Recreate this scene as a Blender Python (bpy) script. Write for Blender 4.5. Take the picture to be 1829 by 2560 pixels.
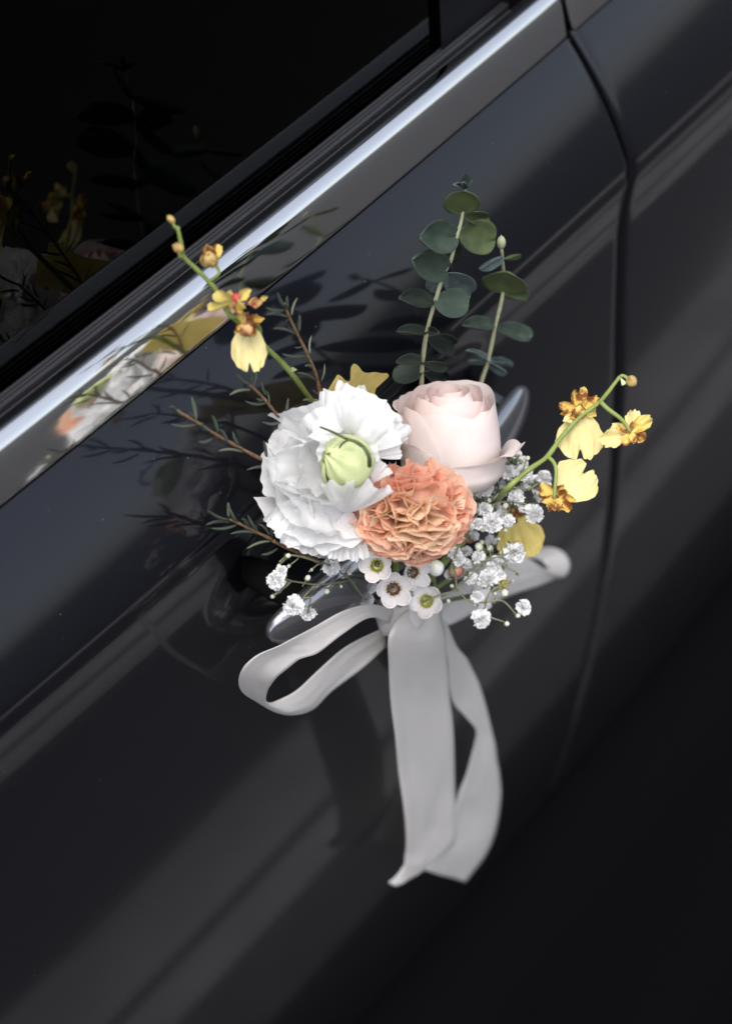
import bpy, bmesh, math, random
from mathutils import Vector, Matrix, noise

random.seed(7)
scene = bpy.context.scene
COL = scene.collection
for o in list(bpy.data.objects):
    bpy.data.objects.remove(o)

# ------------------------------------------------------------------ camera
CREASE_Z = 1.02                    # height of the body crease above the road
W, H, FPX = 1829.0, 2560.0, 85.0 / 36.0 * 2560.0
def norm3(v):
    return Vector(v).normalized()
XC = norm3((6000, 5800, -6044))                    # car length axis seen in camera axes (right, up, back)
ZC = norm3((0, 6044, 5800))
YC = ZC.cross(XC)
RIGHT = Vector((XC[0], YC[0], ZC[0]))
UP = Vector((XC[1], YC[1], ZC[1]))
BACK = Vector((XC[2], YC[2], ZC[2]))
DIST = 1.29
TARGET = Vector((0.0, 0.0, CREASE_Z - 0.0615))
CAM = TARGET + BACK * DIST
cam_data = bpy.data.cameras.new('camera')
cam_data.sensor_fit = 'VERTICAL'
cam_data.sensor_height = 36.0
cam_data.lens = 85.0
cam_data.clip_start = 0.05
cam_data.clip_end = 2000.0
cam = bpy.data.objects.new('camera', cam_data)
COL.objects.link(cam)
m = Matrix((RIGHT, UP, BACK)).transposed().to_4x4()
m.translation = CAM
cam.matrix_world = m
scene.camera = cam
cam_data.dof.use_dof = True
cam_data.dof.focus_distance = 1.185
cam_data.dof.aperture_fstop = 5.6
cam_data.dof.aperture_blades = 9

def ray(px, py):
    return (RIGHT * (px - W / 2) + UP * (H / 2 - py) - BACK * FPX).normalized()
def P(px, py, h):
    """the point h metres in front of the door's crease plane that lies along a sight line"""
    d = ray(px, py)
    t = (-h - CAM.y) / d.y
    return CAM + d * t
def pxm(p):
    return -(p - CAM).dot(BACK) / FPX * 1.0       # metres per photo pixel at a point

# ------------------------------------------------------------------ world and sun (bright overcast)
world = bpy.data.worlds.new('World')
scene.world = world
world.use_nodes = True
nt = world.node_tree
nt.nodes.clear()
SUN_EL, SUN_AZ = math.radians(66), math.radians(238)
sky = nt.nodes.new('ShaderNodeTexSky')
sky.sky_type = 'NISHITA'
sky.sun_disc = False
sky.sun_elevation = SUN_EL
sky.sun_rotation = SUN_AZ
sky.air_density = 1.0
sky.dust_density = 3.0
hs = nt.nodes.new('ShaderNodeHueSaturation')
hs.inputs['Saturation'].default_value = 0.52
bg = nt.nodes.new('ShaderNodeBackground')
bg.inputs['Strength'].default_value = 0.15
out = nt.nodes.new('ShaderNodeOutputWorld')
nt.links.new(sky.outputs[0], hs.inputs['Color'])
nt.links.new(hs.outputs[0], bg.inputs['Color'])
nt.links.new(bg.outputs[0], out.inputs['Surface'])
sun_data = bpy.data.lights.new('sun', 'SUN')
sun_data.energy = 1.4
sun_data.angle = math.radians(40)
sun_data.color = (1.0, 0.97, 0.93)
sun = bpy.data.objects.new('sun', sun_data)
COL.objects.link(sun)
sd = Vector((math.sin(SUN_AZ) * math.cos(SUN_EL), math.cos(SUN_AZ) * math.cos(SUN_EL), math.sin(SUN_EL)))
sun.rotation_euler = sd.to_track_quat('Z', 'Y').to_euler()
sun.location = (0, -2, 4)

vs = scene.view_settings
vs.view_transform = 'Standard'
vs.look = 'None'
vs.exposure = 0.88
vs.gamma = 1.0
vs.use_curve_mapping = False
scene.render.engine = 'CYCLES'
scene.cycles.max_bounces = 8
scene.cycles.transparent_max_bounces = 12

# ------------------------------------------------------------------ materials
def mat(name, color, rough=0.5, metallic=0.0, spec=0.5, coat=0.0, coat_rough=0.03, trans=0.0, sub=None,
        var=0.0, var_scale=60.0, color2=None, ramp=(0.4, 0.6), bump=0.0, bump_scale=400.0, sheen=0.0):
    mt = bpy.data.materials.new(name)
    mt.use_nodes = True
    n = mt.node_tree.nodes
    l = mt.node_tree.links
    b = n['Principled BSDF']
    b.inputs['Base Color'].default_value = (*color, 1)
    b.inputs['Roughness'].default_value = rough
    b.inputs['Metallic'].default_value = metallic
    b.inputs['Specular IOR Level'].default_value = spec
    b.inputs['Coat Weight'].default_value = coat
    b.inputs['Coat Roughness'].default_value = coat_rough
    b.inputs['Sheen Weight'].default_value = sheen
    src = None
    tc = n.new('ShaderNodeTexCoord')
    if color2 is not None or var > 0:
        nz = n.new('ShaderNodeTexNoise')
        nz.inputs['Scale'].default_value = var_scale
        nz.inputs['Detail'].default_value = 5
        l.new(tc.outputs['Object'], nz.inputs['Vector'])
        cr = n.new('ShaderNodeValToRGB')
        cr.color_ramp.elements[0].position = ramp[0]
        cr.color_ramp.elements[1].position = ramp[1]
        c2 = color2 if color2 is not None else tuple(c * (1 - var) for c in color)
        cr.color_ramp.elements[0].color = (*c2, 1)
        cr.color_ramp.elements[1].color = (*color, 1)
        l.new(nz.outputs['Fac'], cr.inputs['Fac'])
        l.new(cr.outputs['Color'], b.inputs['Base Color'])
        src = cr.outputs['Color']
    if bump > 0:
        nb = n.new('ShaderNodeTexNoise')
        nb.inputs['Scale'].default_value = bump_scale
        nb.inputs['Detail'].default_value = 3
        l.new(tc.outputs['Object'], nb.inputs['Vector'])
        bp = n.new('ShaderNodeBump')
        bp.inputs['Strength'].default_value = bump
        bp.inputs['Distance'].default_value = 0.001
        l.new(nb.outputs['Fac'], bp.inputs['Height'])
        l.new(bp.outputs['Normal'], b.inputs['Normal'])
    if trans > 0:
        t = n.new('ShaderNodeBsdfTranslucent')
        t.inputs['Color'].default_value = (*color, 1)
        if src:
            l.new(src, t.inputs['Color'])
        mx = n.new('ShaderNodeMixShader')
        mx.inputs[0].default_value = trans
        l.new(b.outputs[0], mx.inputs[1])
        l.new(t.outputs[0], mx.inputs[2])
        l.new(mx.outputs[0], n['Material Output'].inputs['Surface'])
    return mt

M = {}
M['paint'] = mat('black_car_paint', (0.0110, 0.0115, 0.0165), rough=0.34, metallic=0.7, spec=0.05, coat=0.78, coat_rough=0.08,
                 var=0.12, var_scale=900, bump=0.02, bump_scale=2500)
# a few specks of road dust on the paint
_nt = M['paint'].node_tree
_b = _nt.nodes['Principled BSDF']
_src = _b.inputs['Base Color'].links[0].from_socket
_tc = _nt.nodes.new('ShaderNodeTexCoord')
_v = _nt.nodes.new('ShaderNodeTexVoronoi'); _v.inputs['Scale'].default_value = 75.0
_cm = _nt.nodes.new('ShaderNodeMath'); _cm.operation = 'LESS_THAN'; _cm.inputs[1].default_value = 0.030
_mx = _nt.nodes.new('ShaderNodeMixRGB'); _mx.inputs[2].default_value = (0.16, 0.155, 0.15, 1)
_nt.links.new(_tc.outputs['Object'], _v.inputs['Vector'])
_nt.links.new(_v.outputs['Distance'], _cm.inputs[0])
_nt.links.new(_cm.outputs[0], _mx.inputs[0])
_nt.links.new(_src, _mx.inputs[1])
_nt.links.new(_mx.outputs[0], _b.inputs['Base Color'])
M['chrome'] = mat('polished_trim', (0.86, 0.85, 0.83), rough=0.085, metallic=1.0, bump=0.012, bump_scale=220)
M['handle'] = mat('dark_polished_handle', (0.34, 0.345, 0.37), rough=0.16, metallic=0.9, spec=0.5, coat=0.5)
M['rubber'] = mat('black_rubber', (0.02, 0.02, 0.022), rough=0.22, spec=0.5)
M['void'] = mat('dark_gap', (0.004, 0.004, 0.004), rough=0.9, spec=0.1)
M['pillar'] = mat('gloss_black', (0.004, 0.004, 0.005), rough=0.45, spec=0.08)
M['cladding'] = mat('black_plastic', (0.0022, 0.0022, 0.0026), rough=0.8, spec=0.03)
M['lining'] = mat('cabin_cloth', (0.01, 0.011, 0.012), rough=0.9, var=0.3, var_scale=30)
M['asphalt'] = mat('asphalt', (0.018, 0.018, 0.020), rough=0.9, var=0.35, var_scale=25, bump=0.6, bump_scale=150)
M['pale_strip'] = mat('pale_strip', (0.135, 0.130, 0.131), rough=0.9, var=0.25, var_scale=6, bump=0.4, bump_scale=90)
gl = bpy.data.materials.new('tinted_glass')
gl.use_nodes = True
_n, _l = gl.node_tree.nodes, gl.node_tree.links
_n.remove(_n['Principled BSDF'])
_t = _n.new('ShaderNodeBsdfTransparent'); _t.inputs['Color'].default_value = (0.12, 0.135, 0.14, 1)
_g = _n.new('ShaderNodeBsdfGlossy'); _g.inputs['Roughness'].default_value = 0.01
_f = _n.new('ShaderNodeFresnel'); _f.inputs['IOR'].default_value = 1.25
_m = _n.new('ShaderNodeMixShader')
_l.new(_f.outputs[0], _m.inputs[0]); _l.new(_t.outputs[0], _m.inputs[1]); _l.new(_g.outputs[0], _m.inputs[2])
_l.new(_m.outputs[0], _n['Material Output'].inputs['Surface'])
M['glass'] = gl

# ------------------------------------------------------------------ helpers
def tag(o, label=None, cat=None, group=None, kind=None):
    if label: o['label'] = label
    if cat: o['category'] = cat
    if group: o['group'] = group
    if kind: o['kind'] = kind
    return o
def empty(name, loc, label, cat, group=None):
    o = bpy.data.objects.new(name, None)
    o.empty_display_size = 0.01
    o.location = loc
    COL.objects.link(o)
    return tag(o, label, cat, group)
BASE = {}
def world_loc(o):
    v = Vector((0, 0, 0))
    while o is not None:
        v = v + o.location
        o = o.parent
    return v
def mesh_data(name, verts, faces, material, smooth=True):
    me = bpy.data.meshes.new(name)
    me.from_pydata([tuple(v) for v in verts], [], faces)
    if smooth:
        me.polygons.foreach_set('use_smooth', [True] * len(me.polygons))
    me.materials.append(material)
    me.update()
    return me
def build(name, vf, material, parent=None, smooth=True, solid=0.0):
    """verts are world coordinates; the object is parented and its origin put on its parent's"""
    verts, faces = vf
    off = world_loc(parent) if parent else Vector((0, 0, 0))
    me = mesh_data(name, [Vector(v) - off for v in verts], faces, material, smooth)
    o = bpy.data.objects.new(name, me)
    COL.objects.link(o)
    if parent:
        o.parent = parent
    if solid:
        md = o.modifiers.new('thickness', 'SOLIDIFY')
        md.thickness = solid
        md.offset = 0
    return o
def join(parts):
    V, F = [], []
    for v, f in parts:
        k = len(V)
        V += [Vector(p) for p in v]
        F += [tuple(i + k for i in q) for q in f]
    return V, F
def grid(fn, nu, nv):
    V = [fn(i / (nu - 1), j / (nv - 1)) for j in range(nv) for i in range(nu)]
    F = [(j * nu + i, j * nu + i + 1, (j + 1) * nu + i + 1, (j + 1) * nu + i) for j in range(nv - 1) for i in range(nu - 1)]
    return V, F
def catmull(pts, t):
    """pts: list of equal-length tuples/vectors, t in 0..1"""
    n = len(pts) - 1
    x = min(max(t, 0), 1) * n
    i = min(int(x), n - 1)
    f = x - i
    p1, p2 = Vector(pts[i]), Vector(pts[i + 1])
    p0 = Vector(pts[i - 1]) if i > 0 else p1 * 2 - p2
    p3 = Vector(pts[i + 2]) if i + 2 <= n else p2 * 2 - p1
    return 0.5 * ((2 * p1) + (p2 - p0) * f + (2 * p0 - 5 * p1 + 4 * p2 - p3) * f * f + (3 * p1 - p0 - 3 * p2 + p3) * f ** 3)
def resample(pts, n):
    return [catmull(pts, i / (n - 1)) for i in range(n)]
def perp(a):
    b = Vector((0, 0, 1)) if abs(a.z) < 0.9 else Vector((1, 0, 0))
    e1 = a.cross(b).normalized()
    return e1, a.cross(e1).normalized()
def tube(pts, r0, r1=None, n=7, steps=None, knobs=None, close=True):
    if steps: pts = resample(pts, steps)
    pts = [Vector(p) for p in pts]
    r1 = r0 if r1 is None else r1
    V, F = [], []
    e1 = None
    L = len(pts)
    for i, p in enumerate(pts):
        d = (pts[min(i + 1, L - 1)] - pts[max(i - 1, 0)])
        d = d.normalized() if d.length > 1e-9 else Vector((0, 0, 1))
        if e1 is None: e1, e2 = perp(d)
        e1 = (e1 - d * e1.dot(d)).normalized()
        e2 = d.cross(e1)
        f = i / (L - 1)
        r = r0 + (r1 - r0) * f
        if knobs: r *= knobs(f)
        for k in range(n):
            a = 2 * math.pi * k / n
            V.append(p + (e1 * math.cos(a) + e2 * math.sin(a)) * r)
    for i in range(L - 1):
        for k in range(n):
            F.append((i * n + k, i * n + (k + 1) % n, (i + 1) * n + (k + 1) % n, (i + 1) * n + k))
    if close:
        F.append(tuple(range(n - 1, -1, -1)))
        F.append(tuple((L - 1) * n + k for k in range(n)))
    return V, F
def blob(c, rx, ry, rz, ax=None, nu=14, nv=9, fn=None):
    """closed ovoid; ax = (e1, e2, axis)"""
    e1, e2, a = ax if ax else (Vector((1, 0, 0)), Vector((0, 1, 0)), Vector((0, 0, 1)))
    V, F = [c - a * rz], []
    for j in range(1, nv):
        t = math.pi * j / nv
        for i in range(nu):
            p = 2 * math.pi * i / nu
            k = fn(p, t) if fn else 1.0
            V.append(c + (e1 * math.cos(p) * rx + e2 * math.sin(p) * ry) * math.sin(t) * k - a * rz * math.cos(t) * (k if k < 1 else 1))
    V.append(c + a * rz)
    for i in range(nu):
        F.append((0, 1 + (i + 1) % nu, 1 + i))
        F.append((len(V) - 1, 1 + (nv - 2) * nu + i, 1 + (nv - 2) * nu + (i + 1) % nu))
    for j in range(nv - 2):
        for i in range(nu):
            F.append((1 + j * nu + i, 1 + j * nu + (i + 1) % nu, 1 + (j + 1) * nu + (i + 1) % nu, 1 + (j + 1) * nu + i))
    return V, F

# ------------------------------------------------------------------ ground
def slab(x0, x1, y0, y1, z0, z1):
    V = [(x, y, z) for z in (z0, z1) for y in (y0, y1) for x in (x0, x1)]
    F = [(0, 2, 3, 1), (4, 5, 7, 6), (0, 1, 5, 4), (1, 3, 7, 5), (3, 2, 6, 7), (2, 0, 4, 6)]
    return [Vector(v) for v in V], F
g = build('ground', grid(lambda u, v: Vector(((u - .5) * 900, (v - .5) * 900, 0)), 3, 3), M['asphalt'], smooth=False)
tag(g, kind='structure')
for ya, yb_ in ((-0.60, -0.425), (-0.395, -0.30)):
    gp = build('reflection_strip', slab(-30, 30, ya, yb_, -0.05, 0.004), M['pale_strip'], smooth=False)  # unseen pale slabs, added so the door paint mirrors light bands
    tag(gp, kind='structure')

# ------------------------------------------------------------------ car
car = empty('car', (0, 0.9, 0), 'glossy black car seen at its doors, with a bright metal belt line trim', 'car')

BELT_DZ, BELT_Y = 0.0825, 0.0435
# shoulder and door skin: (dz from crease, y inwards)
PROF = [(BELT_DZ, BELT_Y)]
z, y = BELT_DZ, BELT_Y
def tilt(dz):          # surface tilt in degrees, + faces up
    if dz > 0.0:
        f = dz / BELT_DZ
        return 15 + 22.5 * f
    pts = [(0, -9), (-0.012, -8), (-0.03, -4.5), (-0.05, 3), (-0.15, 4), (-0.25, 1), (-0.35, -3), (-0.5, -8), (-0.58, -12), (-0.60, -25), (-0.62, -45), (-0.66, -60)]
    for (a, ta), (b, tb) in zip(pts, pts[1:]):
        if b <= dz <= a:
            return ta + (tb - ta) * (a - dz) / (a - b)
    return -60
def make_profile():
    pr = {}
    step = 0.002
    k = 0
    yy = 0.0
    up = [(0.0, 0.0)]
    z = 0.0
    while z < BELT_DZ - 1e-9:
        s = math.tan(math.radians(tilt(z + step / 2)))
        z += step; yy += s * step
        up.append((z, yy))
    dn = []
    z, yy = 0.0, 0.0
    while z > -0.63:
        s = math.tan(math.radians(tilt(z - step / 2)))
        z -= step; yy -= s * step
        dn.append((z, yy))
    return up[::-1] + dn
PROFILE = make_profile()          # top to bottom
BELT_Y = PROFILE[0][1]
print('belt y', BELT_Y)
def wedge(x, dz):               # the crease is not quite parallel with the belt line
    k = (1 - dz / BELT_DZ) if dz > 0 else max(0.0, 1 + dz / 0.7)
    return (0.0085 - 0.024 * x) * k
def smoothstep(a, b, x):
    t = min(max((x - a) / (b - a), 0), 1)
    return t * t * (3 - 2 * t)
HX, HZ = 0.002, -0.052            # middle of the handle cup
def cup(x, dz):
    r = math.hypot((x - HX) / 0.135, (dz - HZ + 0.002) / 0.05)
    ang = 1 - smoothstep(0.35, 1.0, r)
    return 0.026 * ang
def side_bow(x):                  # plan curvature of the body side
    return 0.035 * (x - 0.1) ** 2
SEAM = P(1566, 640, 0.0).x
print('seam x', SEAM)
def skin(x0, x1, nx, xs_edge):
    xs = []
    n = nx
    lo, hi = x0, x1
    xs = [lo + (hi - lo) * i / n for i in range(n + 1)]
    V, F = [], []
    # rolled edges: at the seam end the skin turns inwards over 4 mm
    roll = []
    R = 0.004 if xs_edge == 'right' else 0.006
    for k in range(6):
        a = math.pi / 2 * k / 5
        roll.append((R * (1 - math.sin(a)), R * (1 - math.cos(a))))   # (distance from the edge, depth)
    cols = []
    if xs_edge == 'right':
        cols = [(x, 0) for x in xs if x < hi - R * 1.01] + [(hi - d, dp) for d, dp in roll] + [(hi, 0.02)]
    else:
        cols = [(lo, 0.02)] + [(lo + d, dp) for d, dp in roll[::-1]] + [(x, 0) for x in xs if x > lo + R * 1.01]
    rows = PROFILE
    for dz, yy in rows:
        for x, dp in cols:
            # crease is slightly rounded
            rd = 0.0022 * math.exp(-(dz / 0.004) ** 2)
            c = cup(x, dz)
            V.append(Vector((x + lean(dz), yy + rd + dp + c + side_bow(x), CREASE_Z + dz + wedge(x, dz))))
    nc = len(cols)
    for j in range(len(rows) - 1):
        for i in range(nc - 1):
            F.append((j * nc + i, (j + 1) * nc + i, (j + 1) * nc + i + 1, j * nc + i + 1))
    return V, F
def lean(dz):
    return -0.10 * max(dz, 0)
GAP = 0.0040
fd = build('front_door', skin(-0.95, SEAM - GAP / 2, 320, 'right'), M['paint'], car)
rd_ = build('rear_door', skin(SEAM + GAP / 2, 1.25, 180, 'left'), M['paint'], car)
# near-black sheet standing in for the shade inside the shut line, following the skin
gv = []
for dz, yy in PROFILE:
    for dx in (-0.02, 0.02):
        gv.append(Vector((SEAM + dx + lean(dz), yy + 0.016 + side_bow(SEAM), CREASE_Z + dz + wedge(SEAM + dx, dz))))
gf = [(2 * j, 2 * j + 2, 2 * j + 3, 2 * j + 1) for j in range(len(PROFILE) - 1)]
build('gap_shade', (gv, gf), M['void'], car)

# belt trim profile relative to the belt edge: (y inward, dz)
TR = [(0.0085, -0.001), (0.0035, -0.0005), (0.0010, 0.0008), (0.0002, 0.003), (0.0006, 0.007), (0.0015, 0.0130), (0.0026, 0.0190), (0.0039, 0.0245),
      (0.0056, 0.0284), (0.0082, 0.0308), (0.0114, 0.0318), (0.0146, 0.0314), (0.0176, 0.0302), (0.0204, 0.0284), (0.0222, 0.024)]
def extrude_profile(prof, x0, x1, n, bow=True, caps=True, sub=4):
    pts = resample([(a, b, 0) for a, b in prof], (len(prof) - 1) * sub + 1)
    V, F = [], []
    k = len(pts)
    for i in range(n + 1):
        x = x0 + (x1 - x0) * i / n
        for p in pts:
            V.append(Vector((x + lean(BELT_DZ + p[1]), BELT_Y + p[0] + side_bow(x), CREASE_Z + BELT_DZ + p[1])))
    for i in range(n):
        for j in range(k - 1):
            F.append((i * k + j, (i + 1) * k + j, (i + 1) * k + j + 1, i * k + j + 1))
    if caps:
        F.append(tuple(range(k)))
        F.append(tuple(n * k + j for j in range(k - 1, -1, -1)))
    return V, F
def trim_piece(x0, x1, end):
    """trim with a rounded end on the seam side"""
    pts = resample([(a, b, 0) for a, b in TR], (len(TR) - 1) * 4 + 1)
    R = 0.0035
    xs = [x0 + (x1 - x0) * i / 60 for i in range(61)]
    cols = []
    arc = [(R * (1 - math.sin(math.pi / 2 * k / 5)), R * (1 - math.cos(math.pi / 2 * k / 5))) for k in range(6)]
    if end == 'right':
        cols = [(x, 0) for x in xs if x < x1 - R * 1.01] + [(x1 - a, b) for a, b in arc]
    else:
        cols = [(x0 + a, b) for a, b in arc[::-1]] + [(x, 0) for x in xs if x > x0 + R * 1.01]
    V, F = [], []
    k = len(pts)
    cy, cz = 0.016, 0.012
    for x, ins in cols:
        for p in pts:
            d = Vector((cy - p[0], cz - p[1]))
            d = d.normalized() * ins if d.length > 0 else d
            V.append(Vector((x + lean(BELT_DZ + p[1]), BELT_Y + p[0] + d[0] + side_bow(x), CREASE_Z + BELT_DZ + p[1] + d[1])))
    n = len(cols) - 1
    for i in range(n):
        for j in range(k - 1):
            F.append((i * k + j, (i + 1) * k + j, (i + 1) * k + j + 1, i * k + j + 1))
    F.append(tuple(range(k)))
    F.append(tuple(n * k + j for j in range(k - 1, -1, -1)))
    return V, F
build('belt_trim', trim_piece(-0.95, SEAM - 0.003, 'right'), M['chrome'], fd)
build('belt_trim', trim_piece(SEAM + 0.003, 1.25, 'left'), M['chrome'], rd_)
# near-black strip standing in for the shaded gap between skin and trim
build('trim_gap_shade', extrude_profile([(-0.0005, -0.0012), (0.004, -0.0030), (0.012, -0.002)], -0.95, 1.25, 40, caps=False), M['void'], car)
# ribbed window seal: three lips stepping in to the glass
SEAL_Y = 0.0226
def lip(k):
    y0 = SEAL_Y + 0.0026 * k
    zt = 0.0300 - 0.0004 * k
    return [(y0, 0.018), (y0, zt - 0.0012), (y0 + 0.0006, zt), (y0 + 0.0014, zt + 0.0002), (y0 + 0.0020, zt - 0.001), (y0 + 0.0020, 0.018)]
GX = P(1046, 208, -BELT_Y - 0.04).x
print('glass end x', GX)
for k in range(3):
    build('seal_lip', extrude_profile(lip(k), -0.95, SEAM - 0.03, 40, sub=3), M['rubber'], fd)
GY, GZ = BELT_Y + SEAL_Y + 0.0080, CREASE_Z + BELT_DZ + 0.02
GT = math.tan(math.radians(4))
def pane(x0, x1, z0, z1, yo, n=20):
    return grid(lambda u, v: Vector((x0 + (x1 - x0) * u, yo + (z0 + (z1 - z0) * v - GZ) * GT + side_bow(x0 + (x1 - x0) * u) + 0.04 * (v * (z1 - z0)) ** 2, z0 + (z1 - z0) * v)), n, n)
build('window_glass', pane(-0.95, GX, GZ - 0.004, GZ + 0.42, GY), M['glass'], fd)
pillar = build('pillar_cover', pane(GX + 0.003, SEAM - 0.004, GZ - 0.01, GZ + 0.42, GY - 0.004, 8), M['pillar'], fd)
build('pillar_cover', pane(SEAM + 0.002, SEAM + 0.09, GZ - 0.01, GZ + 0.42, GY - 0.004, 8), M['pillar'], rd_)
build('window_glass', pane(SEAM + 0.094, 1.25, GZ - 0.004, GZ + 0.42, GY), M['glass'], rd_)
# dark cabin behind the glass, closed all round
def cabin():
    x0, x1, y0, y1, z0, z1 = -1.0, 1.3, GY + 0.001, 1.5, 0.36, GZ + 0.45
    V = [(x, y + (0.04 if z == z1 else 0), z) for z in (z0, z1) for y in (y0, y1) for x in (x0, x1)]
    F = [(0, 2, 3, 1), (4, 5, 7, 6), (1, 3, 7, 5), (3, 2, 6, 7), (2, 0, 4, 6)]
    return [Vector(v) for v in V], F
build('cabin_lining', cabin(), M['lining'], car, smooth=False)
build('roof', slab(-1.0, 1.3, GY + 0.035, 1.6, GZ + 0.425, GZ + 0.5), M['paint'], car, smooth=False)
# sill below the doors and the dark underbody
SX0, SX1 = -0.95, 1.25
yb = PROFILE[-1][1]
def sill():
    pr = [(yb - 0.012, -0.622), (yb - 0.02, -0.640), (-0.02, -0.68), (-0.05, -0.74), (-0.085, -0.81), (-0.11, -0.86), (-0.115, -0.92), (0.05, -0.94)]
    pts = resample([(a, b, 0) for a, b in pr], 25)
    V, F = [], []
    for i in range(21):
        x = SX0 + (SX1 - SX0) * i / 20
        for p in pts:
            V.append(Vector((x, p[0] + side_bow(x) + 0.012, CREASE_Z + p[1])))
    for i in range(20):
        for j in range(24):
            F.append((i * 25 + j, (i + 1) * 25 + j, (i + 1) * 25 + j + 1, i * 25 + j + 1))
    return V, F
build('sill', sill(), M['cladding'], car)
build('underbody', slab(-1.2, 1.5, yb + 0.12, 1.6, 0.12, 0.34), M['void'], car, smooth=False)

# handle: a lofted pull bar across the cup
def handle():
    """a broad strap with rounded ends, bowed outwards over the cup, on two hidden posts"""
    V, F = [], []
    n, k = 56, 24
    half = 0.118
    for i in range(n + 1):
        q = -math.cos(math.pi * i / n)             # -1..1, denser at the ends
        x = HX + half * q
        end = math.sqrt(max(0.0, 1 - abs(q) ** 9))
        hgt = (0.0135 + 0.003 * (1 - q * q)) * max(end, 0.02)
        thk = 0.0068 * max(end, 0.02) ** 0.8
        cy = -0.036 + 0.013 * abs(q) ** 2.6
        cz = CREASE_Z + HZ - 0.002 + wedge(x, HZ)
        for j in range(k):
            a = 2 * math.pi * j / k
            c, s_ = math.cos(a), math.sin(a)
            V.append(Vector((x, cy + math.copysign(abs(c) ** 0.8, c) * thk - 0.10 * s_ * hgt * -1, cz + math.copysign(abs(s_) ** 0.85, s_) * hgt)))
    for i in range(n):
        for j in range(k):
            F.append((i * k + j, i * k + (j + 1) % k, (i + 1) * k + (j + 1) % k, (i + 1) * k + j))
    F.append(tuple(range(k - 1, -1, -1)))
    F.append(tuple(n * k + j for j in range(k)))
    return V, F
build('door_handle', handle(), M['handle'], fd)
for q in (-0.078, 0.085):
    build('handle_post', blob(Vector((HX + q, 0.0, CREASE_Z + HZ - 0.002)), 0.010, 0.032, 0.008), M['void'], fd)

# ==================================================================== flowers and ribbon
def zc(x0, y0, s):
    return lambda x, y: (x0 + x * s, y0 + y * s)
ZA = zc(400, 500, 600 / 1624)      # sight coordinates of the studied regions of the photograph
ZB = zc(950, 420, 450 / 1624)
ZC_ = zc(400, 950, 400 / 1515)
ZD = zc(1100, 900, 600 / 1624)
ZE = zc(600, 1300, 500 / 1624)
ZF = zc(1000, 1300, 450 / 1624)
ZG = zc(550, 1450, 900 / 1624)
DEPTH = [None, 0.0]                # when set: (depth of a plane facing the viewer, the h that lies in it)
def at(z, x, y, h):
    a, b = z(x, y)
    if DEPTH[0] is None:
        return P(a, b, h)
    d = ray(a, b)
    return CAM + d * ((DEPTH[0] - (h - DEPTH[1])) / -d.dot(BACK))
PX = 1.27 / FPX                    # metres per photo pixel at the bouquet
KNOT = P(1005, 1525, 0.040)

M['white_petal'] = mat('white_petal', (0.92, 0.92, 0.92), rough=0.6, spec=0.15, trans=0.52, bump=0.05, bump_scale=300)
M['green_bud'] = mat('pale_green_petal', (0.60, 0.66, 0.34), rough=0.55, spec=0.25, trans=0.15, var=0.14, var_scale=150, bump=0.2, bump_scale=350)
M['rose'] = mat('blush_petal', (0.86, 0.725, 0.69), rough=0.6, spec=0.15, trans=0.38, var=0.05, var_scale=60, bump=0.1, bump_scale=700)
M['rose_pale'] = mat('pale_blush_petal', (0.86, 0.77, 0.74), rough=0.6, spec=0.15, trans=0.38, var=0.04, var_scale=60, bump=0.1, bump_scale=700)
M['carn_out'] = mat('salmon_petal', (0.94, 0.54, 0.40), rough=0.6, spec=0.15, trans=0.5, var=0.12, var_scale=120)
M['carn_mid'] = mat('apricot_petal', (0.95, 0.62, 0.465), rough=0.6, spec=0.15, trans=0.5, var=0.12, var_scale=120)
M['carn_in'] = mat('peach_petal', (0.96, 0.74, 0.55), rough=0.6, spec=0.15, trans=0.5, var=0.12, var_scale=120)
M['orchid'] = mat('yellow_petal', (0.80, 0.635, 0.20), rough=0.55, spec=0.25, trans=0.28, var=0.12, var_scale=120)
M['orchid_pale'] = mat('pale_yellow_petal', (0.85, 0.73, 0.34), rough=0.55, spec=0.25, trans=0.28, var=0.12, var_scale=100)
M['orchid_spot'] = mat('spotted_petal', (0.78, 0.56, 0.15), rough=0.55, spec=0.25, trans=0.2, color2=(0.26, 0.10, 0.035), var_scale=230, ramp=(0.45, 0.56))
M['orchid_red'] = mat('maroon_petal', (0.55, 0.36, 0.16), rough=0.55, spec=0.25, trans=0.15, color2=(0.22, 0.045, 0.03), var_scale=260, ramp=(0.40, 0.60))
M['orchid_bud'] = mat('olive_bud', (0.50, 0.38, 0.14), rough=0.5, spec=0.3, color2=(0.26, 0.15, 0.05), var_scale=300, ramp=(0.35, 0.65))
M['stem'] = mat('green_stem', (0.22, 0.28, 0.07), rough=0.5, spec=0.4, var=0.25, var_scale=90)
M['stem_dark'] = mat('dark_green_stem', (0.09, 0.12, 0.04), rough=0.5, spec=0.4, var=0.3, var_scale=90)
M['stem_pale'] = mat('pale_stem', (0.42, 0.43, 0.27), rough=0.55, spec=0.3, var=0.2, var_scale=200)
M['twig'] = mat('brown_twig', (0.26, 0.145, 0.08), rough=0.7, spec=0.3, color2=(0.12, 0.075, 0.04), var_scale=350, ramp=(0.35, 0.65))
M['needle'] = mat('needle_leaf', (0.075, 0.10, 0.07), rough=0.45, spec=0.45, var=0.4, var_scale=250)
M['needle_pale'] = mat('pale_needle_leaf', (0.15, 0.18, 0.11), rough=0.5, spec=0.4, var=0.3, var_scale=250)
M['euc'] = mat('eucalyptus_leaf', (0.060, 0.085, 0.060), rough=0.55, spec=0.3, trans=0.08, color2=(0.036, 0.056, 0.042), var_scale=110, ramp=(0.35, 0.7))
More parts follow.
